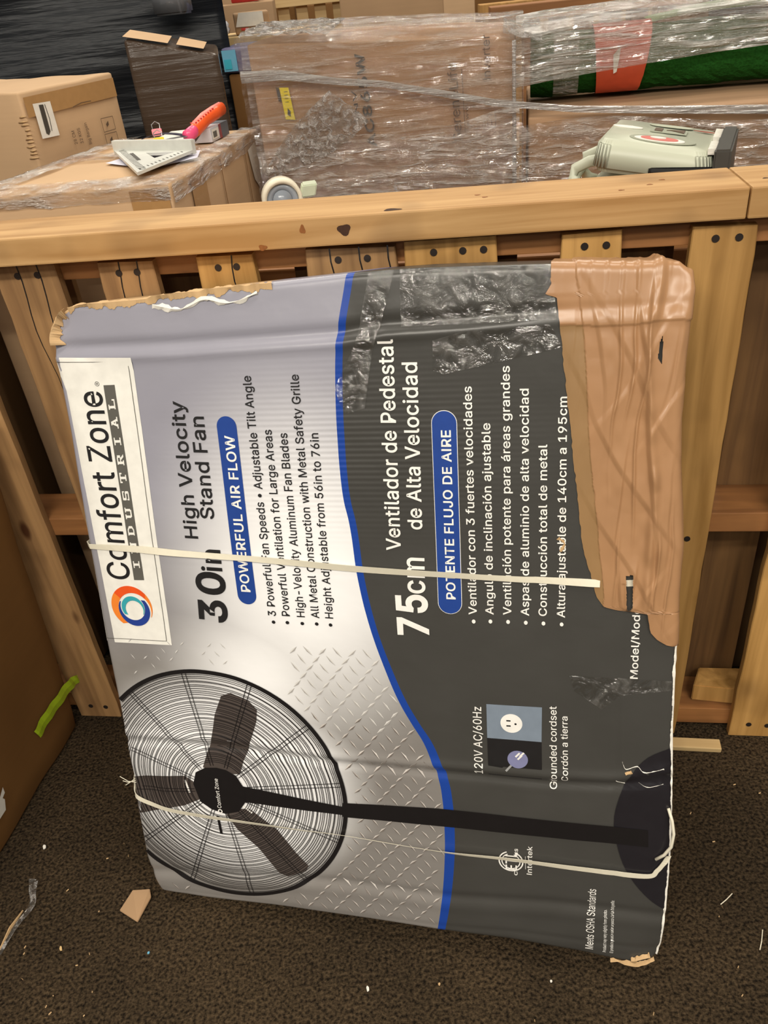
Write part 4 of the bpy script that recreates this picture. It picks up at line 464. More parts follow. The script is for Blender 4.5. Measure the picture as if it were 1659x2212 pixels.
def relief(u, v):
    w = .004 * np.sin(np.pi * np.clip(u / CW, 0, 1)) * np.sin(np.pi * np.clip(v / CH, 0, 1))
    w = w + .0016 * vnoise(u * 9, v * 9, 1) + .0008 * vnoise(u * 24, v * 24, 2)
    g = lambda d, s: np.exp(-(d / s) ** 2)
    d = v - polydist_v(C1, u); kk = np.interp(u, [.62, .70], [1, .3]); w = w - kk * (.0045 * g(d - .010, .007) - .0030 * g(d + .006, .006))
    up = np.clip((v - polydist_v(C1, u)) / .10, 0, 1); w = w - .006 * up
    d = v - polydist_v(C2, u); w = w - .0040 * g(d, .006) + .0022 * g(d - .014, .007)
    d = v - polydist_v(C3, u); w = w - .0026 * g(d, .008) + .0012 * g(d + .02, .010)
    d = v - polydist_v(C5, u); w = w - .0035 * np.clip(-d / .03, 0, 1) - .0014 * g(d, .004)
    a = np.array(C4); uc = np.interp(v, a[::-1, 1], a[::-1, 0]); w = w - .0012 * g(u - uc, .0025) * (v < .62) * (v > .03)
    # crushed left edge where the strap pulls, and dented corners
    w = w - .008 * g(np.hypot(u - .0, (v - .225) * .8), .03) - .012 * g(np.hypot(u - .0, v - 1.0), .035) - .010 * g(np.hypot(u - .82, v - 1.0), .03)
    w = w + .0020 * vnoise(u * 40, v * 14, 5) * g(u - .0, .05) - .006 * g(np.hypot(u - .83, v - .01), .03)
    return w
def S(u, v, h=0.0):
    u = np.asarray(u, float); v = np.asarray(v, float)
    l, r = uL(np.clip(v, 0, CH)), uR(np.clip(v, 0, CH)); uc = np.clip(u, 0, CW); t, bt = vT(uc), vB(uc)
    right = u > (l + r) / 2; upv = v > (t + bt) / 2
    lu, du, au = arc(np.where(right, u - r, l - u), RE); lv, dv, av = arc(np.where(upv, v - t, bt - v), RT)
    U = np.where(right, r + lu, l - lu); V = np.where(upv, t + lv, bt - lv)
    dep = np.minimum(du + dv, TH)
    w = relief(np.clip(U, 0, CW), np.clip(V, 0, CH + .03)) * np.exp(-dep / .01)
    cu, su = np.cos(au), np.sin(au) * np.where(right, 1, -1); cv, sv = np.cos(av), np.sin(av) * np.where(upv, 1, -1)
    P = B0 + U[..., None] * AU + V[..., None] * AV + (w - dep)[..., None] * AN
    n = (cu * cv)[..., None] * AN + (su * cv)[..., None] * AU + (sv * cu)[..., None] * AV
    n = n / np.maximum(np.linalg.norm(n, axis=-1, keepdims=True), 1e-6)
    P = P + n * np.asarray(h)[..., None]
    P[..., 2] = np.maximum(P[..., 2], .003)
    return P
carton = empty('fan_carton', tuple(B0 + .4 * AU - .14 * AN * 0), 0, 'large grey and white printed fan carton leaning against the upright pallet', 'carton')
carton.location.z = 0
bpy.context.view_layer.update()
CI = np.array(carton.location)
def cmk(name, P, faces, mats, mi=None, uv=None, smooth=True, parent=None):
    o = mk(name, np.asarray(P) - CI, faces, mats, parent or carton, smooth, mi, uv); return o

# print colours of the carton as a material over its (u, v) layout
m, nt, N, L, b = newmat('carton_print'); b.inputs['Roughness'].default_value = .30; b.inputs['Specular IOR Level'].default_value = .38
uvn = N.new('ShaderNodeUVMap'); sep = N.new('ShaderNodeSeparateXYZ'); L.new(uvn.outputs[0], sep.inputs[0])
def mth(op, a, c=None, cl=False):
    n = N.new('ShaderNodeMath'); n.operation = op; n.use_clamp = cl
    for i, x in enumerate((a, c)):
        if x is None: continue
        if isinstance(x, (int, float)): n.inputs[i].default_value = x
        else: L.new(x, n.inputs[i])
    return n.outputs[0]
fc = N.new('ShaderNodeFloatCurve'); cm = fc.mapping; cm.use_clip = False
cv_ = cm.curves[0]; pts = [(float(max(0, v)) / 1.2, float(u)) for v, u in BLUE] + [(1.0, .46)]
pts[0] = (0.0, pts[0][1])
while len(cv_.points) < len(pts): cv_.points.new(.5, .5)
for p, q in zip(cv_.points, pts): p.location = q; p.handle_type = 'AUTO'
cm.update()
fc.inputs['Factor'].default_value = 1
L.new(mth('DIVIDE', sep.outputs[1], 1.2, True), fc.inputs['Value'])
dd = mth('SUBTRACT', sep.outputs[0], fc.outputs[0])
def glow(cu, cv, a, c, lo=.0, hi=1.0):
    x = mth('DIVIDE', mth('SUBTRACT', sep.outputs[0], cu), a); y = mth('DIVIDE', mth('SUBTRACT', sep.outputs[1], cv), c)
    d = mth('SQRT', mth('ADD', mth('MULTIPLY', x, x), mth('MULTIPLY', y, y)))
    mr = N.new('ShaderNodeMapRange'); mr.interpolation_type = 'SMOOTHSTEP'; L.new(d, mr.inputs[0])
    mr.inputs[1].default_value = lo; mr.inputs[2].default_value = hi; mr.inputs[3].default_value = 1; mr.inputs[4].default_value = 0
    return mr.outputs[0]
g = mth('MAXIMUM', glow(.33, .62, .26, .34, .15), mth('MAXIMUM', glow(.17, .26, .26, .23, .5, 1.0), mth('MULTIPLY', glow(.245, .45, .20, .2), 1.0)))
def mixc(f, a, c):
    n = N.new('ShaderNodeMix'); n.data_type = 'RGBA'
    for i, x in ((0, f), (6, a), (7, c)):
        if isinstance(x, tuple): n.inputs[i].default_value = x
        else: L.new(x, n.inputs[i])
    return n.outputs[2]
lav = mixc(mth('MULTIPLY', mth('SUBTRACT', sep.outputs[1], .45), 3.5, True), lin((128, 124, 120)), lin((146, 145, 156)))
left_c = mixc(g, lav, lin((240, 240, 240)))
step = lambda x: mth('GREATER_THAN', x, 0.0)
tn = N.new('ShaderNodeTexNoise'); tn.inputs['Scale'].default_value = 9; L.new(uvn.outputs[0], tn.inputs['Vector'])
darkc = mixc(tn.outputs[0], lin((60, 59, 56)), lin((71, 70, 67)))
bw_ = mth('ADD', .0098, mth('MULTIPLY', glow(.45, .2, .5, .35), .006))
c1 = mixc(step(dd), left_c, lin((30, 66, 150))); c2 = mixc(step(mth('SUBTRACT', dd, bw_)), c1, darkc)
L.new(c2, b.inputs['Base Color'])
# corrugation flutes that telegraph through the liner, stronger in the upper middle, plus dents
wv = mth('SINE', mth('MULTIPLY', sep.outputs[1], 2 * math.pi / .0075))
amp = mth('ADD', mth('MULTIPLY', glow(.42, .80, .32, .16), 1.0), .025)
tn2 = N.new('ShaderNodeTexNoise'); tn2.inputs['Scale'].default_value = 26; tn2.inputs['Detail'].default_value = 3; L.new(uvn.outputs[0], tn2.inputs['Vector'])
hh = mth('ADD', mth('MULTIPLY', wv, mth('MULTIPLY', amp, .22)), mth('MULTIPLY', tn2.outputs[0], .9))
bp = N.new('ShaderNodeBump'); bp.inputs['Strength'].default_value = .5; bp.inputs['Distance'].default_value = .0016
L.new(hh, bp.inputs['Height']); L.new(bp.outputs[0], b.inputs['Normal'])
M['print'] = m

NU, NV = 190, 230
qb = [TH, TH * .7, TH * .35, .03, .012, .57 * RE, .25 * RE, -.1 * RE, -.45 * RE, -.75 * RE]
qv = [TH, TH * .7, TH * .35, .03, .57 * RT, .25 * RT, -.1 * RT, -.45 * RT, -.75 * RT]
cols = [('L', q) for q in qb] + [('I', i / (NU - 1)) for i in range(NU)] + [('R', q) for q in qb[::-1]]
rows = [('B', q) for q in qv] + [('I', i / (NV - 1)) for i in range(NV)] + [('T', q) for q in qv[::-1]]
nomu = np.array([0 if k == 'L' else CW if k == 'R' else x * CW for k, x in cols])
Ug = np.zeros((len(rows), len(cols))); Vg = Ug.copy()
for i, (k, x) in enumerate(rows):
    t, bt = vT(nomu), vB(nomu)
    Vg[i] = bt - x if k == 'B' else t + x if k == 'T' else bt + RT + x * (t - bt - 2 * RT)
for j, (k, x) in enumerate(cols):
    vv = np.clip(Vg[:, j], 0, CH); l, r = uL(vv), uR(vv)
    Ug[:, j] = l - x if k == 'L' else r + x if k == 'R' else l + RE + x * (r - l - 2 * RE)
P = S(Ug, Vg); nc = len(cols); faces = []; mi = []
bey = lambda e: e[0] != 'I' and e[1] > .0001 and e[1] >= .5 * RE
for i in range(len(rows) - 1):
    for j in range(nc - 1):
        if (bey(rows[i]) and bey(rows[i + 1])) and (bey(cols[j]) and bey(cols[j + 1])): continue
        faces.append((i * nc + j, i * nc + j + 1, (i + 1) * nc + j + 1, (i + 1) * nc + j))
        # brown liner shows where the printed paper is torn from the top left edge
        uu, vv = Ug[i, j], Vg[i, j]
        torn = rows[i][0] == 'T' and rows[i][1] > -.3 * RT and uu < .30 + .02 * math.sin(uu * 160)
        mi.append(1 if torn else 0)
shell = cmk('printed_shell', P.reshape(-1, 3), faces, [M['print'], M['card_edge']], mi, np.stack([Ug, Vg], -1).reshape(-1, 2))
bk = [S(np.array([x]), np.array([y]))[0] for x, y in ((-TH, 0.1), (CW + TH, .1), (CW + TH, .95), (-TH, .95))]
cmk('back_panel', bk, [(0, 1, 2, 3)], M['card_dim'], smooth=False)

def cut_poly(poly, step=.02):
    bm = bmesh.new(); f = bm.faces.new([bm.verts.new((x, y, 0)) for x, y in poly])
    if f.normal.z < 0: f.normal_flip()
    bmesh.ops.triangulate(bm, faces=bm.faces[:])
    xs = [p[0] for p in poly]; ys = [p[1] for p in poly]
    for ax, lo, hi in ((0, min(xs), max(xs)), (1, min(ys), max(ys))):
        q = lo + step
        while q < hi:
            co = Vector((q, 0, 0)) if ax == 0 else Vector((0, q, 0)); no = Vector((1, 0, 0)) if ax == 0 else Vector((0, 1, 0))
            bmesh.ops.bisect_plane(bm, geom=bm.verts[:] + bm.edges[:] + bm.faces[:], plane_co=co, plane_no=no); q += step
    bm.normal_update()
    for f in bm.faces:
        if f.normal.z < 0: f.normal_flip()
    bm.verts.index_update()
    v = np.array([v.co[:2] for v in bm.verts]); fs = [[q.index for q in f.verts] for f in bm.faces]; bm.free()
    return v, fs
class Decal:
    def __init__(s): s.u = []; s.f = []; s.m = []; s.h = []
    def poly(s, poly, m=0, h=.0010, step=.02):
        v, f = cut_poly(poly, step); n = len(s.u); s.u += list(map(tuple, v)); s.h += [h] * len(v); s.f += [tuple(i + n for i in q) for q in f]; s.m += [m] * len(f)
    def quads(s, v, f, m=0, h=.0010):
        n = len(s.u); s.u += [tuple(p) for p in v]; s.h += [h] * len(v); s.f += [tuple(i + n for i in q) for q in f]; s.m += [m] * len(f)
    def ring(s, c, r0, r1, m=0, h=.001, n=96, c2=None, clip=None, a0=0, a1=2 * math.pi):
        c2 = c2 or c; v = []
        for k in range(n + 1):
            t = a0 + (a1 - a0) * k / n
            v += [(c[0] + r0 * math.cos(t), c[1] + r0 * math.sin(t)), (c2[0] + r1 * math.cos(t), c2[1] + r1 * math.sin(t))]
        f = [(2 * k, 2 * k + 1, 2 * k + 3, 2 * k + 2) for k in range(n)]
        if clip: f = [q for q in f if all(v[i][0] > clip(v[i][1]) for i in q)]
        s.quads(v, f, m, h)
    def line(s, pts, w, m=0, h=.001, clip=None):
        v = []; 
        for i, p in enumerate(pts):
            a = pts[max(i - 1, 0)]; c = pts[min(i + 1, len(pts) - 1)]
            dx, dy = c[0] - a[0], c[1] - a[1]; d = math.hypot(dx, dy); ww = w[i] if isinstance(w, (list, tuple)) else w
            v += [(p[0] - dy / d * ww / 2, p[1] + dx / d * ww / 2), (p[0] + dy / d * ww / 2, p[1] - dx / d * ww / 2)]
        f = [(2 * k, 2 * k + 1, 2 * k + 3, 2 * k + 2) for k in range(len(pts) - 1)]
        if clip: f = [q for q in f if all(v[i][0] > clip(v[i][1]) for i in q)]
        s.quads(v, f, m, h)
    def build(s, name, mats, fn=None, parent=None):
        u = np.array(s.u); h = np.array(s.h)
        P = S(u[:, 0], u[:, 1], h) if fn is None else fn(u, h)
        if fn is None: return cmk(name, P, s.f, mats, s.m, None, True, parent)
        return mk(name, P, s.f, mats, parent, False, s.m)
# lettering: glyph outlines filled as 2-D curves
def glyph(c):
    s = GLY[c].split('|'); adv = int(s[0]); sp = []
    for q in s[1:]:
        a = list(map(int, q.split(','))); sp.append([(a[i], a[i + 1]) for i in range(0, len(a), 2)])
    if c == 'I': adv = 92; sp = [[(30, 0), (30, 254), (62, 254), (62, 0)]]
    return adv, sp
def thicken(q, d):
    n = len(q); o = []
    for i in range(n):
        a, b_, e = q[i - 1], q[i], q[(i + 1) % n]
        d1 = (b_[0] - a[0], b_[1] - a[1]); d2 = (e[0] - b_[0], e[1] - b_[1]); l1 = math.hypot(*d1) or 1; l2 = math.hypot(*d2) or 1
        n1 = (d1[1] / l1, -d1[0] / l1); n2 = (d2[1] / l2, -d2[0] / l2)
        mx, my = n1[0] + n2[0], n1[1] + n2[1]; k = 2 / max(mx * mx + my * my, .55) if True else 1
        o.append((b_[0] + d * mx * k, b_[1] + d * my * k))
    return o
def sarea(q): return sum(q[i - 1][0] * q[i][1] - q[i][0] * q[i - 1][1] for i in range(len(q))) / 2
from mathutils.geometry import tessellate_polygon
def tidy(q):
    o = [q[0]]
    for p in q[1:]:
        if math.hypot(p[0] - o[-1][0], p[1] - o[-1][1]) > 3.5: o.append(p)
    while len(o) > 3 and math.hypot(o[0][0] - o[-1][0], o[0][1] - o[-1][1]) < 3.5: o.pop()
    return o
def inside(p, q):
    r = False
    for i in range(len(q)):
        a, e = q[i - 1], q[i]
        if (a[1] > p[1]) != (e[1] > p[1]) and p[0] < (e[0] - a[0]) * (p[1] - a[1]) / (e[1] - a[1]) + a[0]: r = not r
    return r
def text_mesh(s, bold):
    x = 0; x0 = x1 = None; dlt = bold * .42; V = []; F = []
    for c in s:
        adv, sp = glyph(c)
        if sp:
            sg = 1 if max((sarea(q) for q in sp), key=abs) > 0 else -1
            sp = [tidy(q) for q in sp]; outers = [q for q in sp if sarea(q) * sg > 0]; holes = [q for q in sp if sarea(q) * sg <= 0]
            for q in outers:
                grp = [q] + [h for h in holes if inside(h[0], q)]
                grp = [[(px + x, py) for px, py in thicken(g_, dlt * sg)] for g_ in grp]
                n = len(V); fl = [p for g_ in grp for p in g_]; V += fl
                F += [tuple(n + i for i in t) for t in tessellate_polygon([[Vector((p[0], p[1], 0)) for p in g_] for g_ in grp])]
                xs = [p[0] for p in fl]; x0 = min(xs) if x0 is None else min(x0, min(xs)); x1 = max(xs) if x1 is None else max(x1, max(xs))
        x += adv + bold * .55
    return np.array(V), F, x0, x1
def text_to(dec, s, u0, v0, u1, v1, cap, bold, m=0, h=.0012, slant=0):
    v, f, x0, x1 = text_mesh(s, bold)
    Lg = math.hypot(u1 - u0, v1 - v0); ex, ey = (u1 - u0) / Lg, (v1 - v0) / Lg
    a = (v[:, 0] - x0) / (x1 - x0) * Lg; c = v[:, 1] / 254 * cap; a = a + slant * c
    dec.quads(np.stack([u0 + a * ex - c * ey, v0 + a * ey + c * ex], 1), f, m, h)
INK = plain('print_black', (34, 33, 34), .32, 0, .5); INKW = plain('print_white', (236, 234, 228), .32, 0, .5)
INKB = plain('print_blue', (34, 66, 140), .32, 0, .5); INKG = plain('print_dark_grey', (92, 90, 84), .35)
PANELW = plain('print_panel_white', (232, 230, 222), .32, 0, .5)
# brand panel
ext = lambda poly: poly
p = [list(q) for q in PANEL]; 
for i in (0, 3): p[i][0] = float(uL(p[i][1])) - .002
d = Decal(); d.poly(p, 0, .0006)
q = [list(x) for x in PANELIN]
ln = lambda a, e: [tuple(np.array(a) * (1 - t) + np.array(e) * t) for t in np.linspace(0, 1, 40)]
for k in range(3): d.line(ln(q[k], q[k + 1]), .0009, 1, .0013)
d.build('brand_panel', [PANELW, INKG])
d = Decal()
for t in TEXTS:
    if t[7] == 'brand':
        # this logotype draws its first o as a round single-storey a
        text_to(d, *t[:7])
cx, cy = .0572, .8925
d.ring((cx + .001, cy + .004), .0028, .0033, 0, .0012, 24)
d.line([(cx + .0023, cy + .003), (cx - .0003, cy + .003), (cx - .0003, cy + .0052), (cx + .0010, cy + .0052), (cx + .0010, cy + .003)], .0005, 0, .0012)
d.line([(cx + .0010, cy + .0040), (cx + .0023, cy + .0053)], .0005, 0, .0012)
d.build('brand_lettering', [INK])
# slab lettering in the grey bar
d = Decal(); d.poly(INDBAR, 0, .0010)
def slab(ch):
    t = .16; v = .20; R = lambda x0, y0, x1, y1: [(x0, y0), (x1, y0), (x1, y1), (x0, y1)]
    sl = lambda x, y, w=.34: R(x - w / 2, y, x + w / 2, y + t)
    st = lambda x, y0=0, y1=1: R(x - v / 2, y0, x + v / 2, y1)
    q = {'I': [st(.5), sl(.5, 0, .6), sl(.5, 1 - t, .6)],
         'N': [st(.2), st(.8), sl(.2, 0), sl(.8, 1 - t), sl(.15, 1 - t, .3), [(.12, 1), (.34, 1), (.88, 0), (.66, 0)]],
         'D': [st(.25), R(.1, 0, .6, t), R(.1, 1 - t, .6, 1), [(.6, 0), (.9, .25), (.7, .3), (.55, t)], [(.9, .25), (.9, .75), (.7, .7), (.7, .3)], [(.6, 1), (.55, 1 - t), (.7, .7), (.9, .75)]],
         'U': [st(.22, .15), st(.78, .15), sl(.22, 1 - t, .4), sl(.78, 1 - t, .4), R(.2, 0, .8, .2)],
         'S': [R(.15, 0, .8, t), R(.15, 1 - t, .85, 1), R(.15, .42, .85, .58), R(.12, .5, .32, .95), R(.68, .06, .88, .5), R(.12, 0, .24, .3), R(.78, .7, .88, 1)],
         'T': [st(.5), sl(.5, 0, .5), R(.08, 1 - t, .92, 1), R(.08, .65, .2, 1), R(.8, .65, .92, 1)],
         'R': [st(.25), sl(.25, 0, .4), R(.1, 1 - t, .7, 1), R(.2, .42, .7, .56), R(.66, .48, .86, .94), [(.45, .45), (.65, .45), (.95, 0), (.72, 0)]],
         'A': [[(.15, 0), (.33, 0), (.58, 1), (.42, 1)], [(.67, 0), (.85, 0), (.58, 1), (.42, 1)], R(.3, .28, .7, .42), sl(.22, 0, .36), sl(.78, 0, .36), R(.3, 1 - t * .8, .6, 1)],
         'L': [st(.25), R(.08, 0, .85, t), sl(.25, 1 - t, .4), R(.75, 0, .87, .4)]}[ch]
    return q
bar = np.array(INDBAR)   # corners: end-left, end-right, start-right, start-left
for i, ch in enumerate('INDUSTRIAL'):
    c0 = (.055 + i * .0925 * .99); wch = .062
    for poly in slab(ch):
        P2 = []
        for x, y in poly:
            al = c0 + x * wch; ac = .80 - y * .62
            a = bar[3] * (1 - al) + bar[0] * al; c = bar[2] * (1 - al) + bar[1] * al; P2.append(tuple(a * (1 - ac) + c * ac))
        d.poly(P2, 1, .0014, .05)
d.build('slab_lettering', [INKG, PANELW])
# swirl ring logo
lc = ((LOGOE[0][0] + LOGOE[1][0]) / 2, (LOGO[0][1] + LOGO[1][1]) / 2); R0 = .0350
d = Decal()
def cres(c, ro, ci, ri, m, h, a0, a1, n=60):
    v = []
    for k in range(n + 1):
        t = a0 + (a1 - a0) * k / n
        v += [(c[0] + ro * math.cos(t), c[1] + ro * math.sin(t)), (ci[0] + ri * math.cos(t), ci[1] + ri * math.sin(t))]
    d.quads(v, [(2 * k + 1, 2 * k, 2 * k + 2, 2 * k + 3) for k in range(n)], m, h)
ORG = [plain('logo_orange_a', (226, 84, 32), .35), plain('logo_orange_b', (232, 130, 48), .35)]
R_ = math.radians
cres(lc, R0, (lc[0] + .0045, lc[1] - .0045), R0 * .80, 0, .0012, R_(40), R_(140)); cres(lc, R0, (lc[0] + .0045, lc[1] - .0045), R0 * .80, 1, .0012, R_(140), R_(235)); cres(lc, R0, (lc[0] + .0045, lc[1] - .0045), R0 * .80, 1, .0012, R_(-25), R_(40))
c2 = (lc[0] + .0035, lc[1] - .0050); cres(c2, R0 * .76, (c2[0] - .0022, c2[1] + .0040), R0 * .60, 2, .0014, R_(150), R_(400))
c3 = (lc[0] + .0020, lc[1] - .0015); cres(c3, R0 * .56, (c3[0] + .0020, c3[1] - .0028), R0 * .44, 3, .0016, R_(-30), R_(215))
d.build('ring_logo', ORG + [plain('logo_blue', (36, 62, 140), .35), plain('logo_teal', (56, 160, 172), .35)])
# lettering blocks
d = Decal(); [text_to(d, *t[:7]) for t in TEXTS if t[7] == 'head']; d.build('heading_lettering', [INK])
d = Decal(); [text_to(d, *t[:7]) for t in TEXTS if t[7] == 'bul']; d.build('feature_lettering', [INK])
def pill(dec, a, c, r, m, h):
    pts = []; ex, ey = c[0] - a[0], c[1] - a[1]; th = math.atan2(ey, ex)
    for k in range(17): t = th - math.pi / 2 + math.pi * k / 16; pts.append((c[0] + r * math.cos(t), c[1] + r * math.sin(t)))
    for k in range(17): t = th + math.pi / 2 + math.pi * k / 16; pts.append((a[0] + r * math.cos(t), a[1] + r * math.sin(t)))
    dec.poly(pts, m, h)
d = Decal(); pill(d, PILL1c[1], PILL1c[0], .0145, 0, .0008); [text_to(d, *t[:7], 1, .0014) for t in TEXTS if t[7] == 'pill']; d.build('airflow_pill', [INKB, INKW])
d = Decal(); pill(d, PILL2c[1], PILL2c[0], .0165, 1, .0006); pill(d, PILL2c[1], PILL2c[0], .0157, 0, .0009); [text_to(d, *t[:7], 1, .0014) for t in TEXTS if t[7] == 'pill2']; d.build('spanish_airflow_pill', [INKB, INKW])
d = Decal(); [text_to(d, *t[:7]) for t in TEXTS if t[7] == 'head2']; d.build('spanish_heading_lettering', [INKW])
d = Decal(); [text_to(d, *t[:7]) for t in TEXTS if t[7] == 'bul2']; d.build('spanish_feature_lettering', [INKW])
for nm, keys in (('model_lettering', ('Model/Modelo:',)), ('voltage_lettering', ('120V AC/60Hz',)), ('cordset_lettering', ('Grounded cordset', 'Cordón a tierra')), ('standards_lettering', ('Meets OSHA Standards',)), ('small_print_lettering', ('Product may vary slightly from photo.', 'El producto puede variar un poco de la fotografía.'))):
    d = Decal(); [text_to(d, *t[:7]) for t in TEXTS if t[0] in keys]; d.build(nm, [INKW])
d = Decal(); [text_to(d, *t[:7]) for t in TEXTS if t[0] in ('ETL', 'c', 'us', 'Intertek')]
ec = ETLC[0]
d.ring(ec, .0166, .0186, 0, .0012, 48, None, None, R_(110), R_(430)); d.ring(ec, .0126, .0142, 0, .0012, 48, None, None, R_(110), R_(430))
d.line([(ec[0] + .0215, ec[1] - .012), (ec[0] + .0215, ec[1] + .012)], .0006, 0, .0012)
d.build('certification_mark', [INKW])
# plug and socket pictogram
d = Decal(); d.poly(OUT1, 0, .0007); d.poly(OUT2, 1, .0007)
o1 = OUTC[0]; d.ring(o1, 0.0, .0153, 2, .0010, 40)
for x, y, w, hh_ in ((-.003, .0042, .0022, .0060), (-.003, -.0042, .0022, .0060)):
    d.poly([(o1[0] + x - hh_ / 2 - .001, o1[1] + y - w / 2), (o1[0] + x + hh_ / 2 - .001, o1[1] + y - w / 2), (o1[0] + x + hh_ / 2 - .001, o1[1] + y + w / 2), (o1[0] + x - hh_ / 2 - .001, o1[1] + y + w / 2)], 1, .0013)
d.ring((o1[0] + .0058, o1[1] - .0005), 0, .0016, 1, .0013, 16)
p1 = PLUGC[0]
d.line([(p1[0] - .016, p1[1] - .022), (p1[0] - .010, p1[1] - .015), (p1[0] - .004, p1[1] - .008)], .0030, 4, .0010)
d.ring((p1[0] + .001, p1[1] - .002), 0, .0145, 3, .0012, 32); d.poly([(p1[0] - .008, p1[1] - .006), (p1[0] - .003, p1[1] - .013), (p1[0] + .006, p1[1] - .010), (p1[0] + .004, p1[1] - .002)], 3, .0012)
for x, y in ((-.002, .002), (.004, .003), (.001, -.002)):
    d.line([(p1[0] + x, p1[1] + y), (p1[0] + x + .006, p1[1] + y + .007)], .0026, 2, .0015)
d.build('plug_pictogram', [plain('picto_grey_blue', (122, 134, 148), .35), INK, INKW, plain('picto_lilac', (126, 128, 164), .35), plain('picto_cord', (150, 150, 150), .35)])
# tread-plate print
d = Decal(); rr = random.Random(5); sp = .0225
for i in range(-2, 28):
    for j in range(-2, 44):
        u = i * sp + (j % 2) * sp / 2; v = j * sp * .62 + .01
        if u > ublue(v) - .006 or v < .012 or v > .53 or u < .03: continue
        if math.hypot(u - FANC[0], v - FANC[1]) < .229: continue
        if u < .18 and v > .40 and v < .47 and u > .16: continue
        if v > .50 or (v > .43 and u < .30 and u > .2) or (v > .36 and u < .2 and rr.random() < .3): continue
        soft = 2 if v > .40 - .05 * rr.random() else 0
        ang = R_(-52) if (i + j // 2) % 2 else R_(42)
        ang += rr.uniform(-.06, .06); Lh, Wh = (.0104, .0019) if ang < 0 else (.0088, .0024)
        if u < .2 and v > .38: Lh *= .6; Wh *= .5
        ca, sa = math.cos(ang), math.sin(ang); T = lambda a, c: (u + a * ca - c * sa, v + a * sa + c * ca)
        d.quads([T(-Lh, 0), T(0, Wh), T(Lh, 0), T(0, -Wh), T(-Lh * .6, Wh * 1.3), T(Lh * .6, Wh * 1.3)], [(0, 3, 2)], soft, .0008)
        d.quads([T(-Lh, 0), T(Lh, 0), T(0, Wh)], [(0, 1, 2)], soft + 1, .0008)
d.build('tread_plate_print', [plain('tread_dark', (112, 104, 98), .32), plain('tread_light', (196, 190, 184), .32), plain('tread_faint_dark', (168, 164, 160), .32), plain('tread_faint_light', (216, 214, 210), .32)])
# fan picture
F0 = tuple(FANC); FC = (.1475, .2400); clip = lambda v: float(uL(min(max(v, 0), CH))) + .0015
d = Decal()
for bl in (BL1, BL2, BL3): d.poly(bl, 1, .0012, .012)
d.line([(F0[0] - .060, F0[1] + .012), (F0[0] - .055, F0[1] - .012)], .0035, 2, .0016)
d.line([(F0[0] + .030, F0[1] - .022), (F0[0] + .052, F0[1] - .040)], .0030, 2, .0016)
k = 0; r_ = .052
while r_ < .209:
    wob = .0009 * math.sin(k * 2.4)
    cc = (FC[0] + (F0[0] - FC[0]) * (1 - r_ / .21) + wob, FC[1] + (F0[1] - FC[1]) * (1 - r_ / .21) + wob * .7)
    d.ring(cc, r_ - .00052, r_ + .00052, 0, .0018, 120, None, clip); k += 1; r_ += .0029 if k % 2 else .0042
for i in range(12):
    t = R_(30 * i + 8)
    for dt in (-.022, .022):
        pts = [(F0[0] + q * math.cos(t) - dt * .10 * math.sin(t) + (FC[0] - F0[0]) * q / .21 - dt * (q * .25) * math.sin(t), F0[1] + q * math.sin(t) + dt * .10 * math.cos(t) + (FC[1] - F0[1]) * q / .21 + dt * (q * .25) * math.cos(t)) for q in np.linspace(.045, .212, 14)]
        d.line(pts, .0011, 0, .0020, clip)
d.ring(FC, .2095, .2165, 0, .0022, 160, None, clip)
d.poly(HUB, 0, .0026); d.line([MOTOR[0], ((MOTOR[2][0] + MOTOR[3][0]) / 2, (MOTOR[2][1] + MOTOR[3][1]) / 2)], .0045, 0, .0016)
d.poly([(POLE[0][0] - .010, POLE[0][1] + .004), (POLE[1][0] - .010, POLE[1][1] - .004), POLE[3], POLE[2]], 0, .0024, .012); d.poly([POLE[4], POLE[5], POLE[9], POLE[8]], 0, .0022, .012)
d.poly([POLE[8], POLE[9], POLE[11], POLE[10]], 0, .0022, .012)
# round foot, cut off by the carton edge
a_ = np.array(BASE); far = [(float(uR(v)) - .001, v) for v in np.linspace(BASE[5][1], BASE[4][1], 14)]
lft = [BASE[4], BASE[3], BASE[2], BASE[1], BASE[0], BASE[8], BASE[7], BASE[6], BASE[5]]
A = np.array(lft); cs = []
for i in range(len(A) - 1):
    for t in np.linspace(0, 1, 5)[:-1]:
        p0, p1_, p2, p3 = A[max(i - 1, 0)], A[i], A[i + 1], A[min(i + 2, len(A) - 1)]
        cs.append(tuple(.5 * (2 * p1_ + (p2 - p0) * t + (2 * p0 - 5 * p1_ + 4 * p2 - p3) * t * t + (3 * p1_ - p0 - 3 * p2 + p3) * t ** 3)))
d.poly(cs + far, 3, .0014, .012)
d.build('fan_picture', [plain('print_fan_black', (26, 24, 25), .3), plain('print_blade_grey', (78, 70, 66), .35), INKW, plain('print_foot_black', (34, 32, 36), .28)])
d = Decal(); 
for t in TEXTS:
    if t[7] == 'hub': text_to(d, *t[:7], 0, .0034); d.ring((t[1] - .003, t[2] - .006), .0022, .0040, 0, .0034, 24)
d.build('hub_lettering', [INKW])

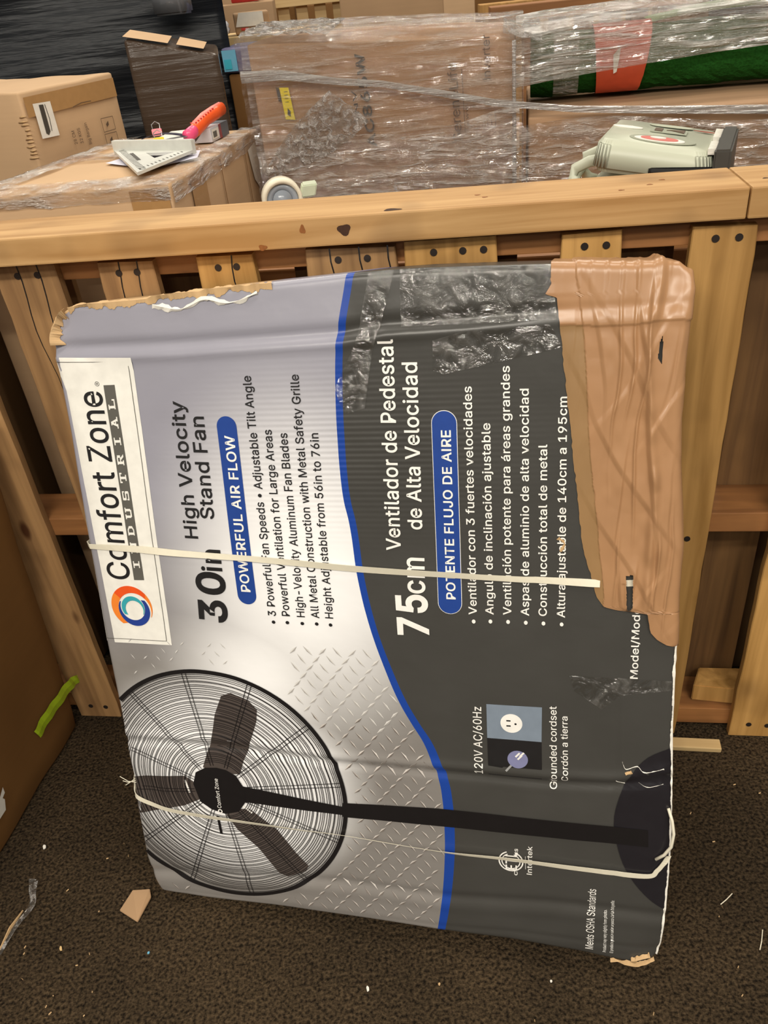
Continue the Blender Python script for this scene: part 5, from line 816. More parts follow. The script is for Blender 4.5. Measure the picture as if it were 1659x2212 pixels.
# brown paper tape over the right edge
tl = sorted([(v, u) for u, v in TAPE_L]); tv = np.array([q[0] for q in tl]); tu = np.array([q[1] for q in tl])
vlo, vhi = tv[0], 1.02; nr, ncl = 400, 150; rowsP = []
for i in range(nr + 1):
    v = vlo + (vhi + .11 - vlo) * i / nr
    ul = float(np.interp(v, tv, tu)) + .0016 * float(vnoise(v * 160, 0, 9)) if v < 1.0 else float(tu[-1])
    ur = float(uR(np.clip(v, 0, CH))) + .014 + .004 * float(vnoise(v * 40, 3, 8))
    for j in range(ncl + 1):
        rowsP.append((ul + (ur - ul) * j / ncl, v))
rp_ = np.array(rowsP); uu, vv = rp_[:, 0], rp_[:, 1]
warp = .012 * vnoise(vv * 9, uu * 7, 15) + .004 * vnoise(vv * 30, uu * 18, 16)
def folds(sc, seed, wdt, slope):
    q = (uu + warp + slope * (vv - .7)) * sc + .6 * vnoise(vv * 6, uu * 10, seed + 40)
    gate = np.clip(vnoise(np.floor(q + .5) * 3.7, vv * 6.5, seed) * 4 + .35, 0, 1)
    return gate * np.exp(-((q - np.floor(q + .5)) / wdt) ** 2)
ins = np.clip((uu - np.interp(vv, tv, tu)) / .04, 0, 1) * np.clip((np.interp(vv, [0, 1], [CW, CW]) - uu + .012) / .03, .25, 1)
ins = ins * np.interp(vv, [.5, .93, .975, 1.1], [1, 1, .35, .2])
def pleats(sc, seed, slope, sharp):
    q = (uu + warp * .8 + slope * (vv - .7)) * sc + .5 * vnoise(vv * 5, uu * 8, seed + 40)
    cell = np.floor(q); f_ = q - cell
    gate = np.clip(vnoise(cell * 3.7, vv * 5.5 + cell, seed) * 5 + .6, 0, 1)
    return gate * np.minimum(f_ / .10, 1) * (1 - f_) ** sharp
hgt = .0014 + ins * (.0052 * pleats(20, 11, .10, 2.0) + .0036 * pleats(-34, 12, -.12, 2.5) + .0030 * pleats(15, 17, .55, 3.0) + .0026 * pleats(13, 23, -.75, 3.0) + .0030 * folds(62, 12, .12, -.05) + .0016 * np.abs(vnoise(uu * 22, vv * 16, 13)) + .0008 * vnoise(uu * 90, vv * 60, 14))
# a flatter lower layer with a stepped edge along the left, and a strip folded across the top
hgt = hgt + .0016 * (uu > np.interp(vv, [.45, .60, .80, .93, 1.05], [.735, .742, .722, .715, .70]) + .0012 * vnoise(vv * 80, 0, 18)) + .0014 * (vv > .945 + .004 * vnoise(uu * 30, 2, 19))
hgt = hgt + .005 * np.exp(-((uu - np.interp(vv, [.5, .75, .9, 1.0], [.79, .80, .785, .80])) / .006) ** 2) * (vv > .5) * (1 + vnoise(vv * 50, uu * 10, 4))
Pt = S(uu, vv, hgt); fcs = []; tmi = []
a_ = np.array(SLOT)
def inpoly(x, y, poly):
    c = False; n = len(poly)
    for i in range(n):
        x1, y1 = poly[i]; x2, y2 = poly[(i + 1) % n]
        if (y1 > y) != (y2 > y) and x < (x2 - x1) * (y - y1) / (y2 - y1) + x1: c = not c
    return c
for i in range(nr):
    for j in range(ncl):
        k = i * (ncl + 1) + j; um, vm = (uu[k] + uu[k + ncl + 2]) / 2, (vv[k] + vv[k + ncl + 2]) / 2
        if inpoly(um, vm, SLOT) or inpoly(um, vm, HOLE): continue
        if vm > CH + .02 and um > CW + .006: continue
        fcs.append((k, k + 1, k + ncl + 2, k + ncl + 1)); tmi.append(1 if um < np.interp(vm, [.45, .60, .80, .93, 1.05], [.735, .742, .722, .715, .70]) + .0012 * float(vnoise(vm * 80, 0, 18)) and vm < .945 else 0)
tp = cmk('paper_tape', Pt, fcs, [M['craft'], M['craft_edge']], tmi); tp['label'] = 'crumpled brown paper tape patch'
# clear tape pieces
for poly, hh_ in ((CT4, .0016), (CT1, .0024), (CT2, .0022), (CT3, .0018)):
    d = Decal(); d.poly(poly, 0, hh_, .008)
    d.h = [hh_ + .0012 * float(vnoise(p[0] * 60, p[1] * 60, 21)) for p in d.u]
    d.build('clear_tape', [M['cleartape']])
# strapping bands
def smooth_path(pts, n=8):
    A = np.array(pts); o = []
    for i in range(len(A) - 1):
        p0, p1_, p2, p3 = A[max(i - 1, 0)], A[i], A[i + 1], A[min(i + 2, len(A) - 1)]
        for t in np.linspace(0, 1, n + 1)[:-1]:
            o.append(.5 * (2 * p1_ + (p2 - p0) * t + (2 * p0 - 5 * p1_ + 4 * p2 - p3) * t * t + (3 * p1_ - p0 - 3 * p2 + p3) * t ** 3))
    o.append(A[-1]); return np.array(o)
def band(name, path, wid, hts, tw=None):
    n = len(path); v = []; f = []
    tang = np.gradient(path, axis=0); tang /= np.linalg.norm(tang, axis=1, keepdims=True); nr_ = np.stack([-tang[:, 1], tang[:, 0]], 1)
    for i in range(n):
        a = tw[i] if tw is not None else 0
        for s_, up in ((-1, 0), (1, 0), (1, .0009), (-1, .0009)):
            off = nr_[i] * s_ * wid[i] / 2 * math.cos(a); hh2 = hts[i] + up + s_ * wid[i] / 2 * math.sin(a) * .8
            v.append(S(np.array([path[i, 0] + off[0]]), np.array([path[i, 1] + off[1]]), np.array([max(hh2, .0012)]))[0])
    for i in range(n - 1):
        for k in range(4): f.append((4 * i + k, 4 * i + (k + 1) % 4, 4 * i + 4 + (k + 1) % 4, 4 * i + 4 + k))
    return cmk(name, v, f, M['strap'], smooth=False)
p1s = smooth_path([(STRAP1[0][0] - .10, STRAP1[0][1] + .004), (STRAP1[0][0] - .03, STRAP1[0][1] + .001)] + STRAP1)
n1 = len(p1s); x = np.linspace(0, 1, n1)
o = band('strapping_band', p1s, .0092 + .0010 * np.sin(x * 21), .0028 + .0016 * np.abs(np.sin(x * 9)) - .0018 * (x > .86), .35 * np.sin(x * 11))
o['label'] = 'cream strapping band across the middle of the carton'
pss = smooth_path(STRAPS); band('strapping_band', pss, np.full(len(pss), .0088), np.full(len(pss), .0010))['label'] = 'short bit of cream band seen through a slit in the paper tape'
p2s = smooth_path([(STRAP2[0][0] - .08, STRAP2[0][1] + .02), (STRAP2[0][0] - .02, STRAP2[0][1] + .012)] + STRAP2)
n2 = len(p2s); u_ = p2s[:, 0]
wd = np.interp(u_, [-.1, .05, .17, .30, .40, .46, .52, .70, .79, .83], [.006, .0080, .0072, .0040, .0022, .0022, .0055, .0088, .0085, .006])
o = band('strapping_band', p2s, wd, .0035 + .004 * np.clip(np.sin(np.clip(u_, 0, .83) / .83 * math.pi), 0, 1), np.interp(u_, [0, .3, .42, .55, .8], [.1, .7, 1.2, .5, .05]))
o['label'] = 'loose twisted cream strapping band near the bottom'
# slack end of the lower band looping past the right edge
lp = []
for px in ((.8190, .192, .004), (.8300, .203, .006), (.8385, .222, .010), (.8405, .245, .012), (.8380, .264, .008), (.8330, .280, .002)):
    lp.append(S(np.array([min(px[0], .829)]), np.array([px[1]]), np.array([px[2]]))[0] + AU * max(0, px[0] - .829) - CI)
tb = MB(); tb.tube(lp, .0024, 6); tb.build('band_loop', M['strap'], carton, True)
fr_ = MB()
for s_ in range(3):
    p0_ = S(np.array([-.008]), np.array([.228 + .004 * s_]), np.array([.003]))[0] - CI
    fr_.tube([p0_, p0_ - AU * .012 + AV * (.004 - .006 * s_) + AN * .004, p0_ - AU * (.026 - .004 * s_) + AV * (.012 - .012 * s_) + AN * .004], .0006, 5)
fr_.build('frayed_end', M['strap'], carton)
# torn edges: ragged white paper core along the lower right edge, crumpled liner at the corners
def ragged(name, pts, w, mat, amp, seed, hh_=.0025, n=10):
    path = smooth_path(pts, n); r = np.random.RandomState(seed); v = []; f = []
    tang = np.gradient(path, axis=0); tang /= np.linalg.norm(tang, axis=1, keepdims=True); nr_ = np.stack([-tang[:, 1], tang[:, 0]], 1)
    arcl = np.concatenate([[0], np.cumsum(np.linalg.norm(np.diff(path, axis=0), axis=1))])
    for i, p in enumerate(path):
        q1, q2 = (np.clip(.55 + 1.1 * vnoise(arcl[i] * 70, sd, seed) + .7 * vnoise(arcl[i] * 260, sd, seed + 1) + .12 * (r.rand() - .5), .08, 1.3) for sd in (1.5, 7.5))
        a = w * float(q1); c = w * float(q2)
        for off, hq in ((-a, .0008), (0, hh_ + amp * float(vnoise(arcl[i] * 90, 3, seed + 2) + .5)), (c, .0010 + amp * .5 * float(vnoise(arcl[i] * 120, 9, seed + 3) + .5))):
            q = p + nr_[i] * off; v.append(S(np.array([q[0]]), np.array([q[1]]), np.array([hq]))[0])
    for i in range(len(path) - 1):
        for k in range(2): f.append((3 * i + k, 3 * i + k + 1, 3 * i + k + 4, 3 * i + k + 3))
    return cmk(name, v, f, mat, smooth=False)
er = [(float(uR(v)) - .001, v) for v in np.linspace(.535, .008, 26)]
ragged('torn_edge', er, .0024, M['white'], .0010, 1)
ragged('torn_edge', [(float(u), float(vB(u)) + .003) for u in np.linspace(.76, .822, 9)], .007, M['card_edge'], .004, 2, .004)
ragged('torn_edge', [(float(u), float(vT(u)) - .003) for u in np.linspace(.03, .33, 24)], .008, M['card_edge'], .004, 3, .003)
ragged('torn_edge', [(.16, .998), (.20, .990), (.235, 1.0), (.27, .994), (.31, 1.004)], .006, M['white'], .002, 4, .002)
ragged('torn_corner', [(.002, .952), (.004, .970), (.012, .984), (.024, .992)], .020, M['card_edge'], .012, 6, .006, 7)
ragged('torn_corner', [(.818, .004), (.808, .001), (.79, -.004)], .008, M['card_edge'], .006, 7, .004)
ragged('scuff', [(.762, .318), (.775, .312), (.79, .316), (.805, .311), (.825, .318)], .0014, M['white'], .0004, 8, .0014)
ragged('scuff', [(.77, .350), (.775, .338), (.79, .344), (.80, .336), (.825, .344)], .0014, M['white'], .0004, 9, .0014)
ragged('scuff', [(.688, .66), (.692, .672), (.685, .68)], .004, M['card_edge'], .0006, 10, .0016)
ragged('scuff', [(.775, .33), (.783, .335)], .004, M['card_edge'], .0006, 11, .0016)

# ---------------------------------------------------------------- left foreground carton
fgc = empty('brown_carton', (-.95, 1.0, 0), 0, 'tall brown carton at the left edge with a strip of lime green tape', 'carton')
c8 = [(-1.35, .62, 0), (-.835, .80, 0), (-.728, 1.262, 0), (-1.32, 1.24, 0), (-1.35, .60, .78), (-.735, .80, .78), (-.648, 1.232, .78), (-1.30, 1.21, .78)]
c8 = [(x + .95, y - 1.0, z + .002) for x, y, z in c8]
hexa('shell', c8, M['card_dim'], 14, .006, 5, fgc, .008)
def on_right(a, z, off=.003):
    lo = Vector(c8[1]).lerp(Vector(c8[2]), a); hi = Vector(c8[5]).lerp(Vector(c8[6]), a); p = lo.lerp(hi, z / .78)
    nrm = (Vector(c8[2]) - Vector(c8[1])).cross(Vector(c8[5]) - Vector(c8[1])).normalized(); return p + nrm * off
gv = []; gf = []; gA = smooth_path([(.718, .130, .016), (.80, .1355, .017), (.90, .1325, .017), (1.0, .130, .017), (1.05, .125, .016), (1.085, .112, .015)], 5); gn = len(gA) - 1
for i, (a, z, ww) in enumerate(gA):
    t = min(1, max(0, (a - .98) / .1))
    for s_ in (-1, 0, 1): gv.append(on_right(a - s_ * .012, z + s_ * ww, .0075 + .0012 * math.sin(i * 1.3) + (.0012 if s_ == 0 else 0) + .004 * t))
for i in range(gn):
    for k_ in range(2): gf.append((3 * i + k_, 3 * i + k_ + 1, 3 * i + k_ + 4, 3 * i + k_ + 3))
mk('tape_strip', gv, gf, M['green_tape'], fgc)['label'] = 'lime green masking tape strip'
mk('shipping_label', [on_right(a, z, .010) for a, z in ((.30, .085), (.418, .085), (.432, .108), (.424, .116), (.444, .120), (.444, .136), (.30, .15))], [tuple(range(6))], M['white'], fgc)
# ---------------------------------------------------------------- work table behind the pallet, tape machine, tape gun
tb_ = empty('work_table', (.27, 1.47, 0), -.19, 'plain wooden work table hidden behind the pallet beam, under the tape machine', 'table')
q = MB(); q.box((-.42, -.19, .90), (.34, .17, .93), 0, None, .003); q.build('tabletop', M['stringer'], tb_)
for sx in (-.39, .30):
    for sy in (-.13, .11):
        q = MB(); q.box((sx, sy, 0), (sx + .03, sy + .03, .90)); q.build('leg', M['stringer'], tb_)

DEV = empty('tape_machine', (.504, 1.368, .9455), -.46, 'pale grey-green plastic machine with side handle standing just behind the beam', 'machine')
DEV.scale = (1, .70, 1)
def rounded(hx, hy, r, n=6):
    p = []
    for cx, cy, a0 in ((hx - r, hy - r, 0), (-hx + r, hy - r, 90), (-hx + r, -hy + r, 180), (hx - r, -hy + r, 270)):
        for k in range(n + 1): t = R_(a0 + 90 * k / n); p.append((cx + r * math.cos(t), cy + r * math.sin(t)))
    return p
q = MB(); q.prism(rounded(.088, .128, .018), -.0140, .078, 0, None, .004); q.build('lower_body', M['device'], DEV, True)
q = MB(); q.prism(rounded(.091, .132, .024), .080, .126, 0, lambda x, y, z: (x * (1 - .10 * max(0, z - .102) / .025), y * (1 - .07 * max(0, z - .102) / .025), z - .012 * (x / .09) ), .007); q.build('lid', M['device'], DEV, True)
q = MB(); q.box((-.005, -.1335, .010), (.094, -.126, .096), 0, None, .006); q.build('side_panel', M['blackplastic'], DEV)
q = MB(); q.prism([(.088, -.135), (.112, -.13), (.112, .125), (.088, .13)], .056, .120, 0, None, .003); q.build('cutter_guard', M['device_dark'], DEV)
for lo_, hi_ in ((0, 6), (9, 16)):
  q = MB()
  for i in range(lo_, hi_):
    y = -.11 + i * .0145
    q.prism([(.078, y), (.089, y + .003), (.078, y + .008)], .111, .1185)
  q.box((.078, -.11 + lo_ * .0145, .110), (.0895, -.102 + (hi_ - 1) * .0145, .1125)); q.build('serrated_edge', M['white'], DEV)
q = MB()
q.tube([(-.085, -.10, .03), (-.115, -.095, .045), (-.128, -.085, .068), (-.122, -.08, .088), (-.10, -.08, .099), (-.08, -.08, .102)], .009, 10, 0, .8)
q.tube([(-.085, .02, .05), (-.112, .015, .06), (-.126, .01, .076), (-.118, .01, .094), (-.095, .01, .103), (-.08, .01, .105)], .009, 10, 0, .8)
q.tube([(-.124, -.09, .070), (-.127, -.03, .072), (-.124, .02, .078)], .009, 10, 0)
q.build('side_handle', M['device'], DEV, True)
def ztop(x): return .1265 - .012 * x / .09
def on_lid(name, poly, mat, dz=.0006, th=.001):
    q = MB(); q.prism(poly, 0, th, 0, lambda x, y, z: (x, y, ztop(x) + dz + z)); return q.build(name, mat, DEV)
ell = lambda cx, cy, a, c, n=28: [(cx + a * math.cos(2 * math.pi * k / n), cy + c * math.sin(2 * math.pi * k / n)) for k in range(n)]
M['device_shade'] = plain('darker_grey_green_plastic', (160, 164, 146), .4)
on_lid('round_recess', ell(.008, -.060, .050, .038), M['device_shade'], .0002)
on_lid('round_window', ell(.004, -.070, .038, .024), M['white'], .0014)
on_lid('window_label', ell(.004, -.070, .028, .017), plain('pale_red_label', (208, 120, 112), .4), .0026)
on_lid('window_label', ell(.002, -.070, .012, .008), M['white'], .0038)
on_lid('badge', [(-.018, .012), (.038, .012), (.038, .058), (-.018, .058)], M['device_shade'], .0004)
on_lid('badge_print', [(-.012, .022), (.0, .02), (.0, .05), (-.012, .05)], M['brown_ink'], .0016)
on_lid('badge_print', [(.006, .034), (.012, .038), (.034, .020), (.034, .052), (.012, .040)], M['brown_ink'], .0016)
on_lid('vent_arc', ell(.01, .092, .036, .012), M['device_shade'], .0004); on_lid('vent_arc', ell(.01, .086, .033, .009), M['device'], .0008)
on_lid('sticker', ell(-.055, .034, .024, .013), M['white'], .0004)
q = MB(); q.prism(ell(-.076, .0, .018, .030), 0, .012, 0, lambda x, y, z: (x - z * .2, y, .106 + z), .003); q.build('corner_pad', M['white'], DEV, True)
on_lid('latch_print', [(.045, .076), (.066, .078), (.084, .070), (.064, .068)], plain('red_brown_print', (150, 88, 74), .5), .0006)

tg = empty('tape_gun', (-.115, 1.455, .931), .15, 'tape gun with cream and blue parts beside the wrapped carton, behind the beam', 'tape gun')
def torus_ring(r0, r1, wdt, n=36):
    q = MB(); v = []; f = []
    for k in range(n):
        t = 2 * math.pi * k / n
        for r, y in ((r0, -wdt), (r1, -wdt), (r1, wdt), (r0, wdt)): v.append((r * math.cos(t), y, r * math.sin(t)))
    for k in range(n):
        for j in range(4): f.append((4 * k + j, 4 * k + (j + 1) % 4, 4 * ((k + 1) % n) + (j + 1) % 4, 4 * ((k + 1) % n) + j))
    q.add(v, f); return q
o = torus_ring(.0275, .0345, .016).build('tape_core', M['cream'], tg, True); o.location = (0, 0, .088)
o = torus_ring(.017, .0270, .013).build('tape_roll', M['tapegrey'], tg, True); o.location = (0, .002, .088)
q = MB(); q.cyl((0, -.012, .088), .0165, .022, 24, 0, 'y'); q.build('hub', M['tapegrey'], tg, True)
q = MB(); q.prism([(-.044, .088), (-.037, .092), (-.030, .060), (.024, .058), (.034, .082), (.058, .084), (.060, .062), (.030, .046), (-.036, .048)], -.018, -.0165, 0, lambda x, y, z: (x, z, y)); q.build('frame', M['blue'], tg)
q = MB(); q.box((-.02, -.014, .001), (.012, .014, .050), 0, None, .004); q.build('grip', M['blue'], tg)
q = MB(); q.prism([(.030, -.016), (.056, -.016), (.058, .016), (.032, .016)], .088, .108, 0, lambda x, y, z: (x + (z - .088) * .3, y, z), .002); q.build('cutter_cover', plain('pale_green_plastic', (196, 204, 180), .4), tg)

# ---------------------------------------------------------------- carton with the tools on it
cc8 = [(-.289, 1.402), (-.18, 1.914), (-.487, 1.962), (-.676, 1.474)]
cc = empty('tool_carton', (-.40, 1.68, 0), 0, 'tan taped carton behind the beam, carrying the speed square and knife', 'carton')
f = lambda z: [(cc8[3][0] + .40, cc8[3][1] - 1.68, z), (cc8[0][0] + .40, cc8[0][1] - 1.68, z), (cc8[1][0] + .40, cc8[1][1] - 1.68, z), (cc8[2][0] + .40, cc8[2][1] - 1.68, z)]
hexa('shell', f(.002) + f(1.070), M['card2'], 16, .0016, 6, cc, .004)
def sheet(name, fn, na, nb, mat, parent=None, loc=None, smooth=True):
    v = [fn(i / na, j / nb) for i in range(na + 1) for j in range(nb + 1)]
    f = [(i * (nb + 1) + j, (i + 1) * (nb + 1) + j, (i + 1) * (nb + 1) + j + 1, i * (nb + 1) + j + 1) for i in range(na) for j in range(nb)]
    return mk(name, v, f, mat, parent, smooth, None, None, loc)
TF = [Vector(p) for p in f(1.070)]
def ctop(a, c, h=.002): return TF[0].lerp(TF[1], a).lerp(TF[3].lerp(TF[2], a), c) + Vector((0, 0, h))
def tapefold(a0, a1, c0, c1, drop, side):
    def fn(s_, t):
        a = a0 + (a1 - a0) * s_; c = c0 + (c1 - c0) * t
        h = .004 + .003 * nz((a * 9, c * 14, 2.0)) + .002 * nz((a * 30, c * 40, 5.0))
        aa, cc_ = min(max(a, 0), 1), min(max(c, 0), 1); p = ctop(aa, cc_, h)
        ex = (a - aa) * .31 if side == 'a' else (c - cc_) * .5
        if ex: p = p + Vector((0, 0, -abs(ex))) + (TF[1] - TF[0]).normalized() * (.004 if side == 'a' else 0) - (TF[3] - TF[0]).normalized() * (.004 if side == 'c' else 0)
        return p
    return fn
sheet('clear_tape', tapefold(0, 1, -.05, .14, 0, 'c'), 40, 20, M['film_crumple'], cc)
sheet('clear_tape', tapefold(.88, 1.10, 0, 1, 0, 'a'), 20, 50, M['film_crumple'], cc)
sheet('clear_tape', tapefold(-.08, .16, 0, 1, 0, 'a'), 20, 50, M['film_crumple'], cc)
sheet('clear_tape', tapefold(0, 1, .50, .66, 0, 'c'), 40, 12, M['film_crumple'], cc)
fx = TF[1] - TF[0]; ax_ = (TF[2] - TF[1]).normalized(); nx = Vector((ax_.y, -ax_.x, 0))
def cside(a, z, off=.004): p = TF[1].lerp(TF[2], a); return Vector((p.x, p.y, z)) + nx * off
mk('address_label', [cside(.80, 1.045), cside(.90, 1.052), cside(.955, 1.0), cside(.90, .955), cside(.83, .985)], [tuple(range(5))], M['white'], cc)
q = MB(); q.box((0, 0, 0), (.0001, .0001, .0001))
for a in (.47, .76): sheet('flap_seam', lambda s_, t, a=a: cside(a + (t - .5) * .006, 1.062 - .35 * s_, .0035), 10, 1, M['card_dim'], cc)
sheet('carton_tape', lambda s_, t: cside(.16 + t * .14 - .02 * s_, 1.066 - .35 * s_, .0032), 8, 6, M['bopp'], cc)
ftd = (TF[1] - TF[0]).normalized(); ftn = Vector((ftd.y, -ftd.x, 0))
def cfront(a, z, off=.004): p = TF[0].lerp(TF[1], a); return Vector((p.x, p.y, z)) + ftn * off
sheet('carton_tape', lambda s_, t: cfront(.82 + t * .17, 1.066 - .35 * s_, .0032), 8, 6, M['bopp'], cc)

TZ = 1.0745
env = mk('paper_note', [(-.450, 1.655, TZ), (-.345, 1.545, TZ), (-.268, 1.60, TZ + .001), (-.272, 1.675, TZ + .0015), (-.40, 1.73, TZ + .001)], [(0, 1, 2, 3, 4)], plain('lilac_paper', (214, 212, 226), .6))
tag(env, 'folded pale lilac paper lying under the speed square', 'paper')
sq = empty('speed_square', (-.36, 1.60, TZ + .0065), 0, 'grey metal speed square lying on papers on the taped carton', 'speed square')
A_, B_, C_ = Vector((-.085, .118)), Vector((.083, .022)), Vector((.012, -.145))
def lerp2(p, q, t): return (p[0] + (q[0] - p[0]) * t, p[1] + (q[1] - p[1]) * t)
cen = (A_ + B_ + C_) / 3; inn = [(cen + (p - cen) * s_).to_tuple() for p, s_ in ((A_, .30), (B_, .40), (C_, .22))]
off = Vector((.014, .012)); inn = [(p[0] + off.x, p[1] + off.y) for p in inn]
outp = [A_.to_tuple(), B_.to_tuple(), C_.to_tuple()]
v = [(x, y, z) for z in (0, .005) for x, y in outp + inn]; fs = []
for k in range(3):
    n_ = (k + 1) % 3
    fs += [(6 + k, 6 + n_, 9 + n_, 9 + k), (k, 3 + k, 3 + n_, n_), (k, n_, 6 + n_, 6 + k), (3 + k, 9 + k, 9 + n_, 3 + n_)]
mk('triangle_plate', v, fs, M['alu'], sq)
d2 = (B_ - A_).normalized(); n2_ = Vector((-d2.y, d2.x))
q = MB(); q.prism([(A_ - n2_ * .002).to_tuple(), (B_ - n2_ * .002).to_tuple(), (B_ + n2_ * .010).to_tuple(), (A_ + n2_ * .010).to_tuple()], -.003, .022, 0, None, .001); q.build('fence', M['alu'], sq)
q = MB()
def dash(p, dr, l, w): 
    nrm = (-dr[1], dr[0]); q.add([(p[0] + nrm[0] * s2 * w + dr[0] * t * l, p[1] + nrm[1] * s2 * w + dr[1] * t * l, .0054) for s2, t in ((-1, -1), (1, -1), (1, 1), (-1, 1))], [(0, 1, 2, 3)])
for t in np.linspace(.08, .92, 17):
    p = lerp2(A_, C_, t); e = (C_ - A_).normalized(); dash((p[0] + .012 - .0 * t, p[1] + .004), (-e.y * -1, e.x * -1) if False else (.9, .42), .006, .0016)
for t in np.linspace(.1, .85, 12):
    p = lerp2(B_, C_, t); dash((p[0] - .012, p[1] + .006), (-.5, .85), .005, .0012)
dash(lerp2(lerp2(A_, C_, .40), (.02, .02), .35), ((C_ - A_).normalized().to_tuple()), .045, .0035)
dash(lerp2(A_, C_, .2), (.2, .1), .01, .001)
q.build('scale_marks', M['dark_ink'], sq)

pn = sheet('white_paper_sheet', lambda s_, t: (-.405 + .085 * s_ + .03 * t, 1.84 - .115 * s_ + .13 * t, TZ + .001 + .012 * s_ * t + .003 * s_), 10, 10, M['white'])
tag(pn, 'white sheet of paper lying under the knife blade on the taped carton', 'paper')
kn = empty('utility_knife', (-.297, 1.716, TZ), 0, 'orange and pink handled knife with dark blades on the white paper', 'knife')
hp = [(0, 0, .022), (.014, .030, .029), (.030, .066, .0395), (.046, .100, .045), (.058, .130, .049)]
q = MB(); q.tube(hp, [.011, .013, .012, .0125, .012], 12, 0, .75); q.build('handle', M['orange'], kn, True)
q = MB(); q.tube([(x - .0035, y - .004, z + .004) for x, y, z in hp[1:]], [.010, .0105, .0105, .009], 12, 0, .6); q.build('grip_inlay', plain('pale_coral_grip', (255, 140, 128), .4), kn, True)
q = MB(); q.tube([(-.003, -.004, .022), (.008, .014, .026), (.014, .028, .030)], [.011, .0125, .009], 12, 0, .8); q.build('collar', M['pink'], kn, True)
q = MB()
for i in range(8): 
    t = i / 8; p = Vector(hp[1]).lerp(Vector(hp[3]), t); q.tube([p + Vector((-.010, .004, .011)), p + Vector((.004, -.006, .012))], .0014, 6)
q.build('grip_ridges', M['red'], kn)
def blade(name, tip, wd_, lift, mat):
    q = MB(); A2 = Vector((0, 0, .022)); T2 = Vector(tip); dr = (T2 - A2); pr = Vector((-dr.y, dr.x, 0)).normalized()
    v = []
    for t in np.linspace(0, 1, 10):
        p = A2 + dr * t; p.z += lift * math.sin(t * math.pi); w = wd_ * (1 - t ** 3 * .85) + .0005
        v += [p - pr * w, p + pr * w, p + pr * w + Vector((0, 0, .0012)), p - pr * w + Vector((0, 0, .0012))]
    fs = []
    for i in range(9):
        for k in range(4): fs.append((4 * i + k, 4 * i + (k + 1) % 4, 4 * i + 4 + (k + 1) % 4, 4 * i + 4 + k))
    fs += [(3, 2, 1, 0), (36, 37, 38, 39)]
    q.add(v, fs); return q.build(name, mat, kn)
blade('blade', (-.130, .075, .006), .006, .012, M['blade']); blade('blade', (-.112, .010, .005), .007, .004, M['steel'])
def clip_(name, loc, mat, rz, label):
    o = empty('binder_clip', loc, rz, label, 'binder clip')
    q = MB(); q.prism([(-.008, 0), (.008, 0), (.0055, .012), (-.0055, .012)], -.010, .010, 0, lambda x, y, z: (z, x, y), .001); q.build('clamp', mat, o)
    q = MB(); q.tube([(-.007, 0, .010), (-.008, .004, .020), (0, .006, .025), (.008, .004, .020), (.007, 0, .010)], .0009, 6); q.build('wire_lever', M['steel'], o)
clip_('binder_clip', (-.372, 1.802, TZ + .018), M['pinkclip'], .2, 'pink binder clip beside the knife blade')
clip_('binder_clip', (-.356, 1.727, TZ + .012), M['yellow'], .2, 'yellow binder clip in front of the pink one')
sb_ = empty('small_box', (-.300, 1.784, TZ - .002), -.26, 'small white and grey box under the orange knife handle', 'box')
q = MB(); q.box((0, 0, 0), (.040, .095, .026), 0, None, .001); q.build('shell', M['dullwhite'], sb_)
q = MB(); q.box((.0405, .006, .004), (.0409, .040, .022)); q.build('barcode_panel', M['white'], sb_)
q = MB()
for i in range(9): q.box((.0411, .010 + i * .0022, .007), (.0413, .0111 + i * .0022, .018))
q.build('barcode', M['dark_ink'], sb_)
q = MB(); q.box((.0405, .044, .0), (.0409, .056, .026)); q.build('stripe', plain('maroon_print', (140, 66, 70), .5), sb_)
q = MB(); q.box((.0405, .058, .0), (.0410, .095, .0262)); q.box((0, .058, .0260), (.041, .095, .0264)); q.build('dark_end', plain('slate_print', (96, 100, 108), .5), sb_)
q = MB(); q.prism([(.004, .003), (.018, .016), (.011, .022), (.002, .020)], -.0006, -.0002, 0, lambda x, y, z: (x, z, y)); q.build('printed_corner', M['dark_ink'], sb_)

# ---------------------------------------------------------------- big tan carton with a white label, left
K = Vector((-.618, 1.787)); dK = Vector((.127, .249)).normalized(); lcn = empty('labelled_carton', (K.x, K.y, 0), 0, 'tan carton with a white picture label, left behind the tool carton', 'carton')
eK = Vector((-dK.y, dK.x)); WL, DL = .283, .36
bl_ = [(0, 0), tuple(dK * WL), tuple(dK * WL + eK * DL), tuple(eK * DL)]
hexa('shell', [(x, y, .002) for x, y in bl_] + [(x, y, 1.196) for x, y in bl_], M['card2'], 14, .003, 7, lcn, .005)
nK = Vector((dK.y, -dK.x, 0)); 
def lface(a, z, off=.0045): return Vector((dK.x * a, dK.y * a, z)) + nK * off
def lplane(uv, h): return np.array([tuple(lface(float(a[0]), float(a[1]), .0045 + float(hh2))) for a, hh2 in zip(uv, h)])
sheet('carton_tape', lambda s_, t: lface(.006 + (WL - .012) * s_, 1.186 - .036 * t), 12, 3, M['bopp'], lcn)
d = Decal(); d.poly([(.0251, 1.172), (.0734, 1.170), (.0729, 1.1067), (.0242, 1.1085)], 0, .0006, .2)
d.poly([(.040, 1.168), (.052, 1.167), (.0505, 1.118), (.044, 1.112), (.038, 1.116)], 1, .0012, .2); d.line([(.056, 1.167), (.058, 1.14), (.055, 1.118)], .0016, 1, .0012)
o = d.build('picture_label', [M['white'], M['dark_ink']], lplane, lcn)
d = Decal()
for s_, x, y0, ln in (('28 CM', .116, 1.082, .026), ('32 KGS', .134, 1.080, .030), ('Big Bargain', .158, 1.074, .042)): text_to(d, s_, x, y0, x, y0 + ln, .0085, 8)
d.build('carton_lettering', M['brown_ink'], lplane, lcn); d = Decal()
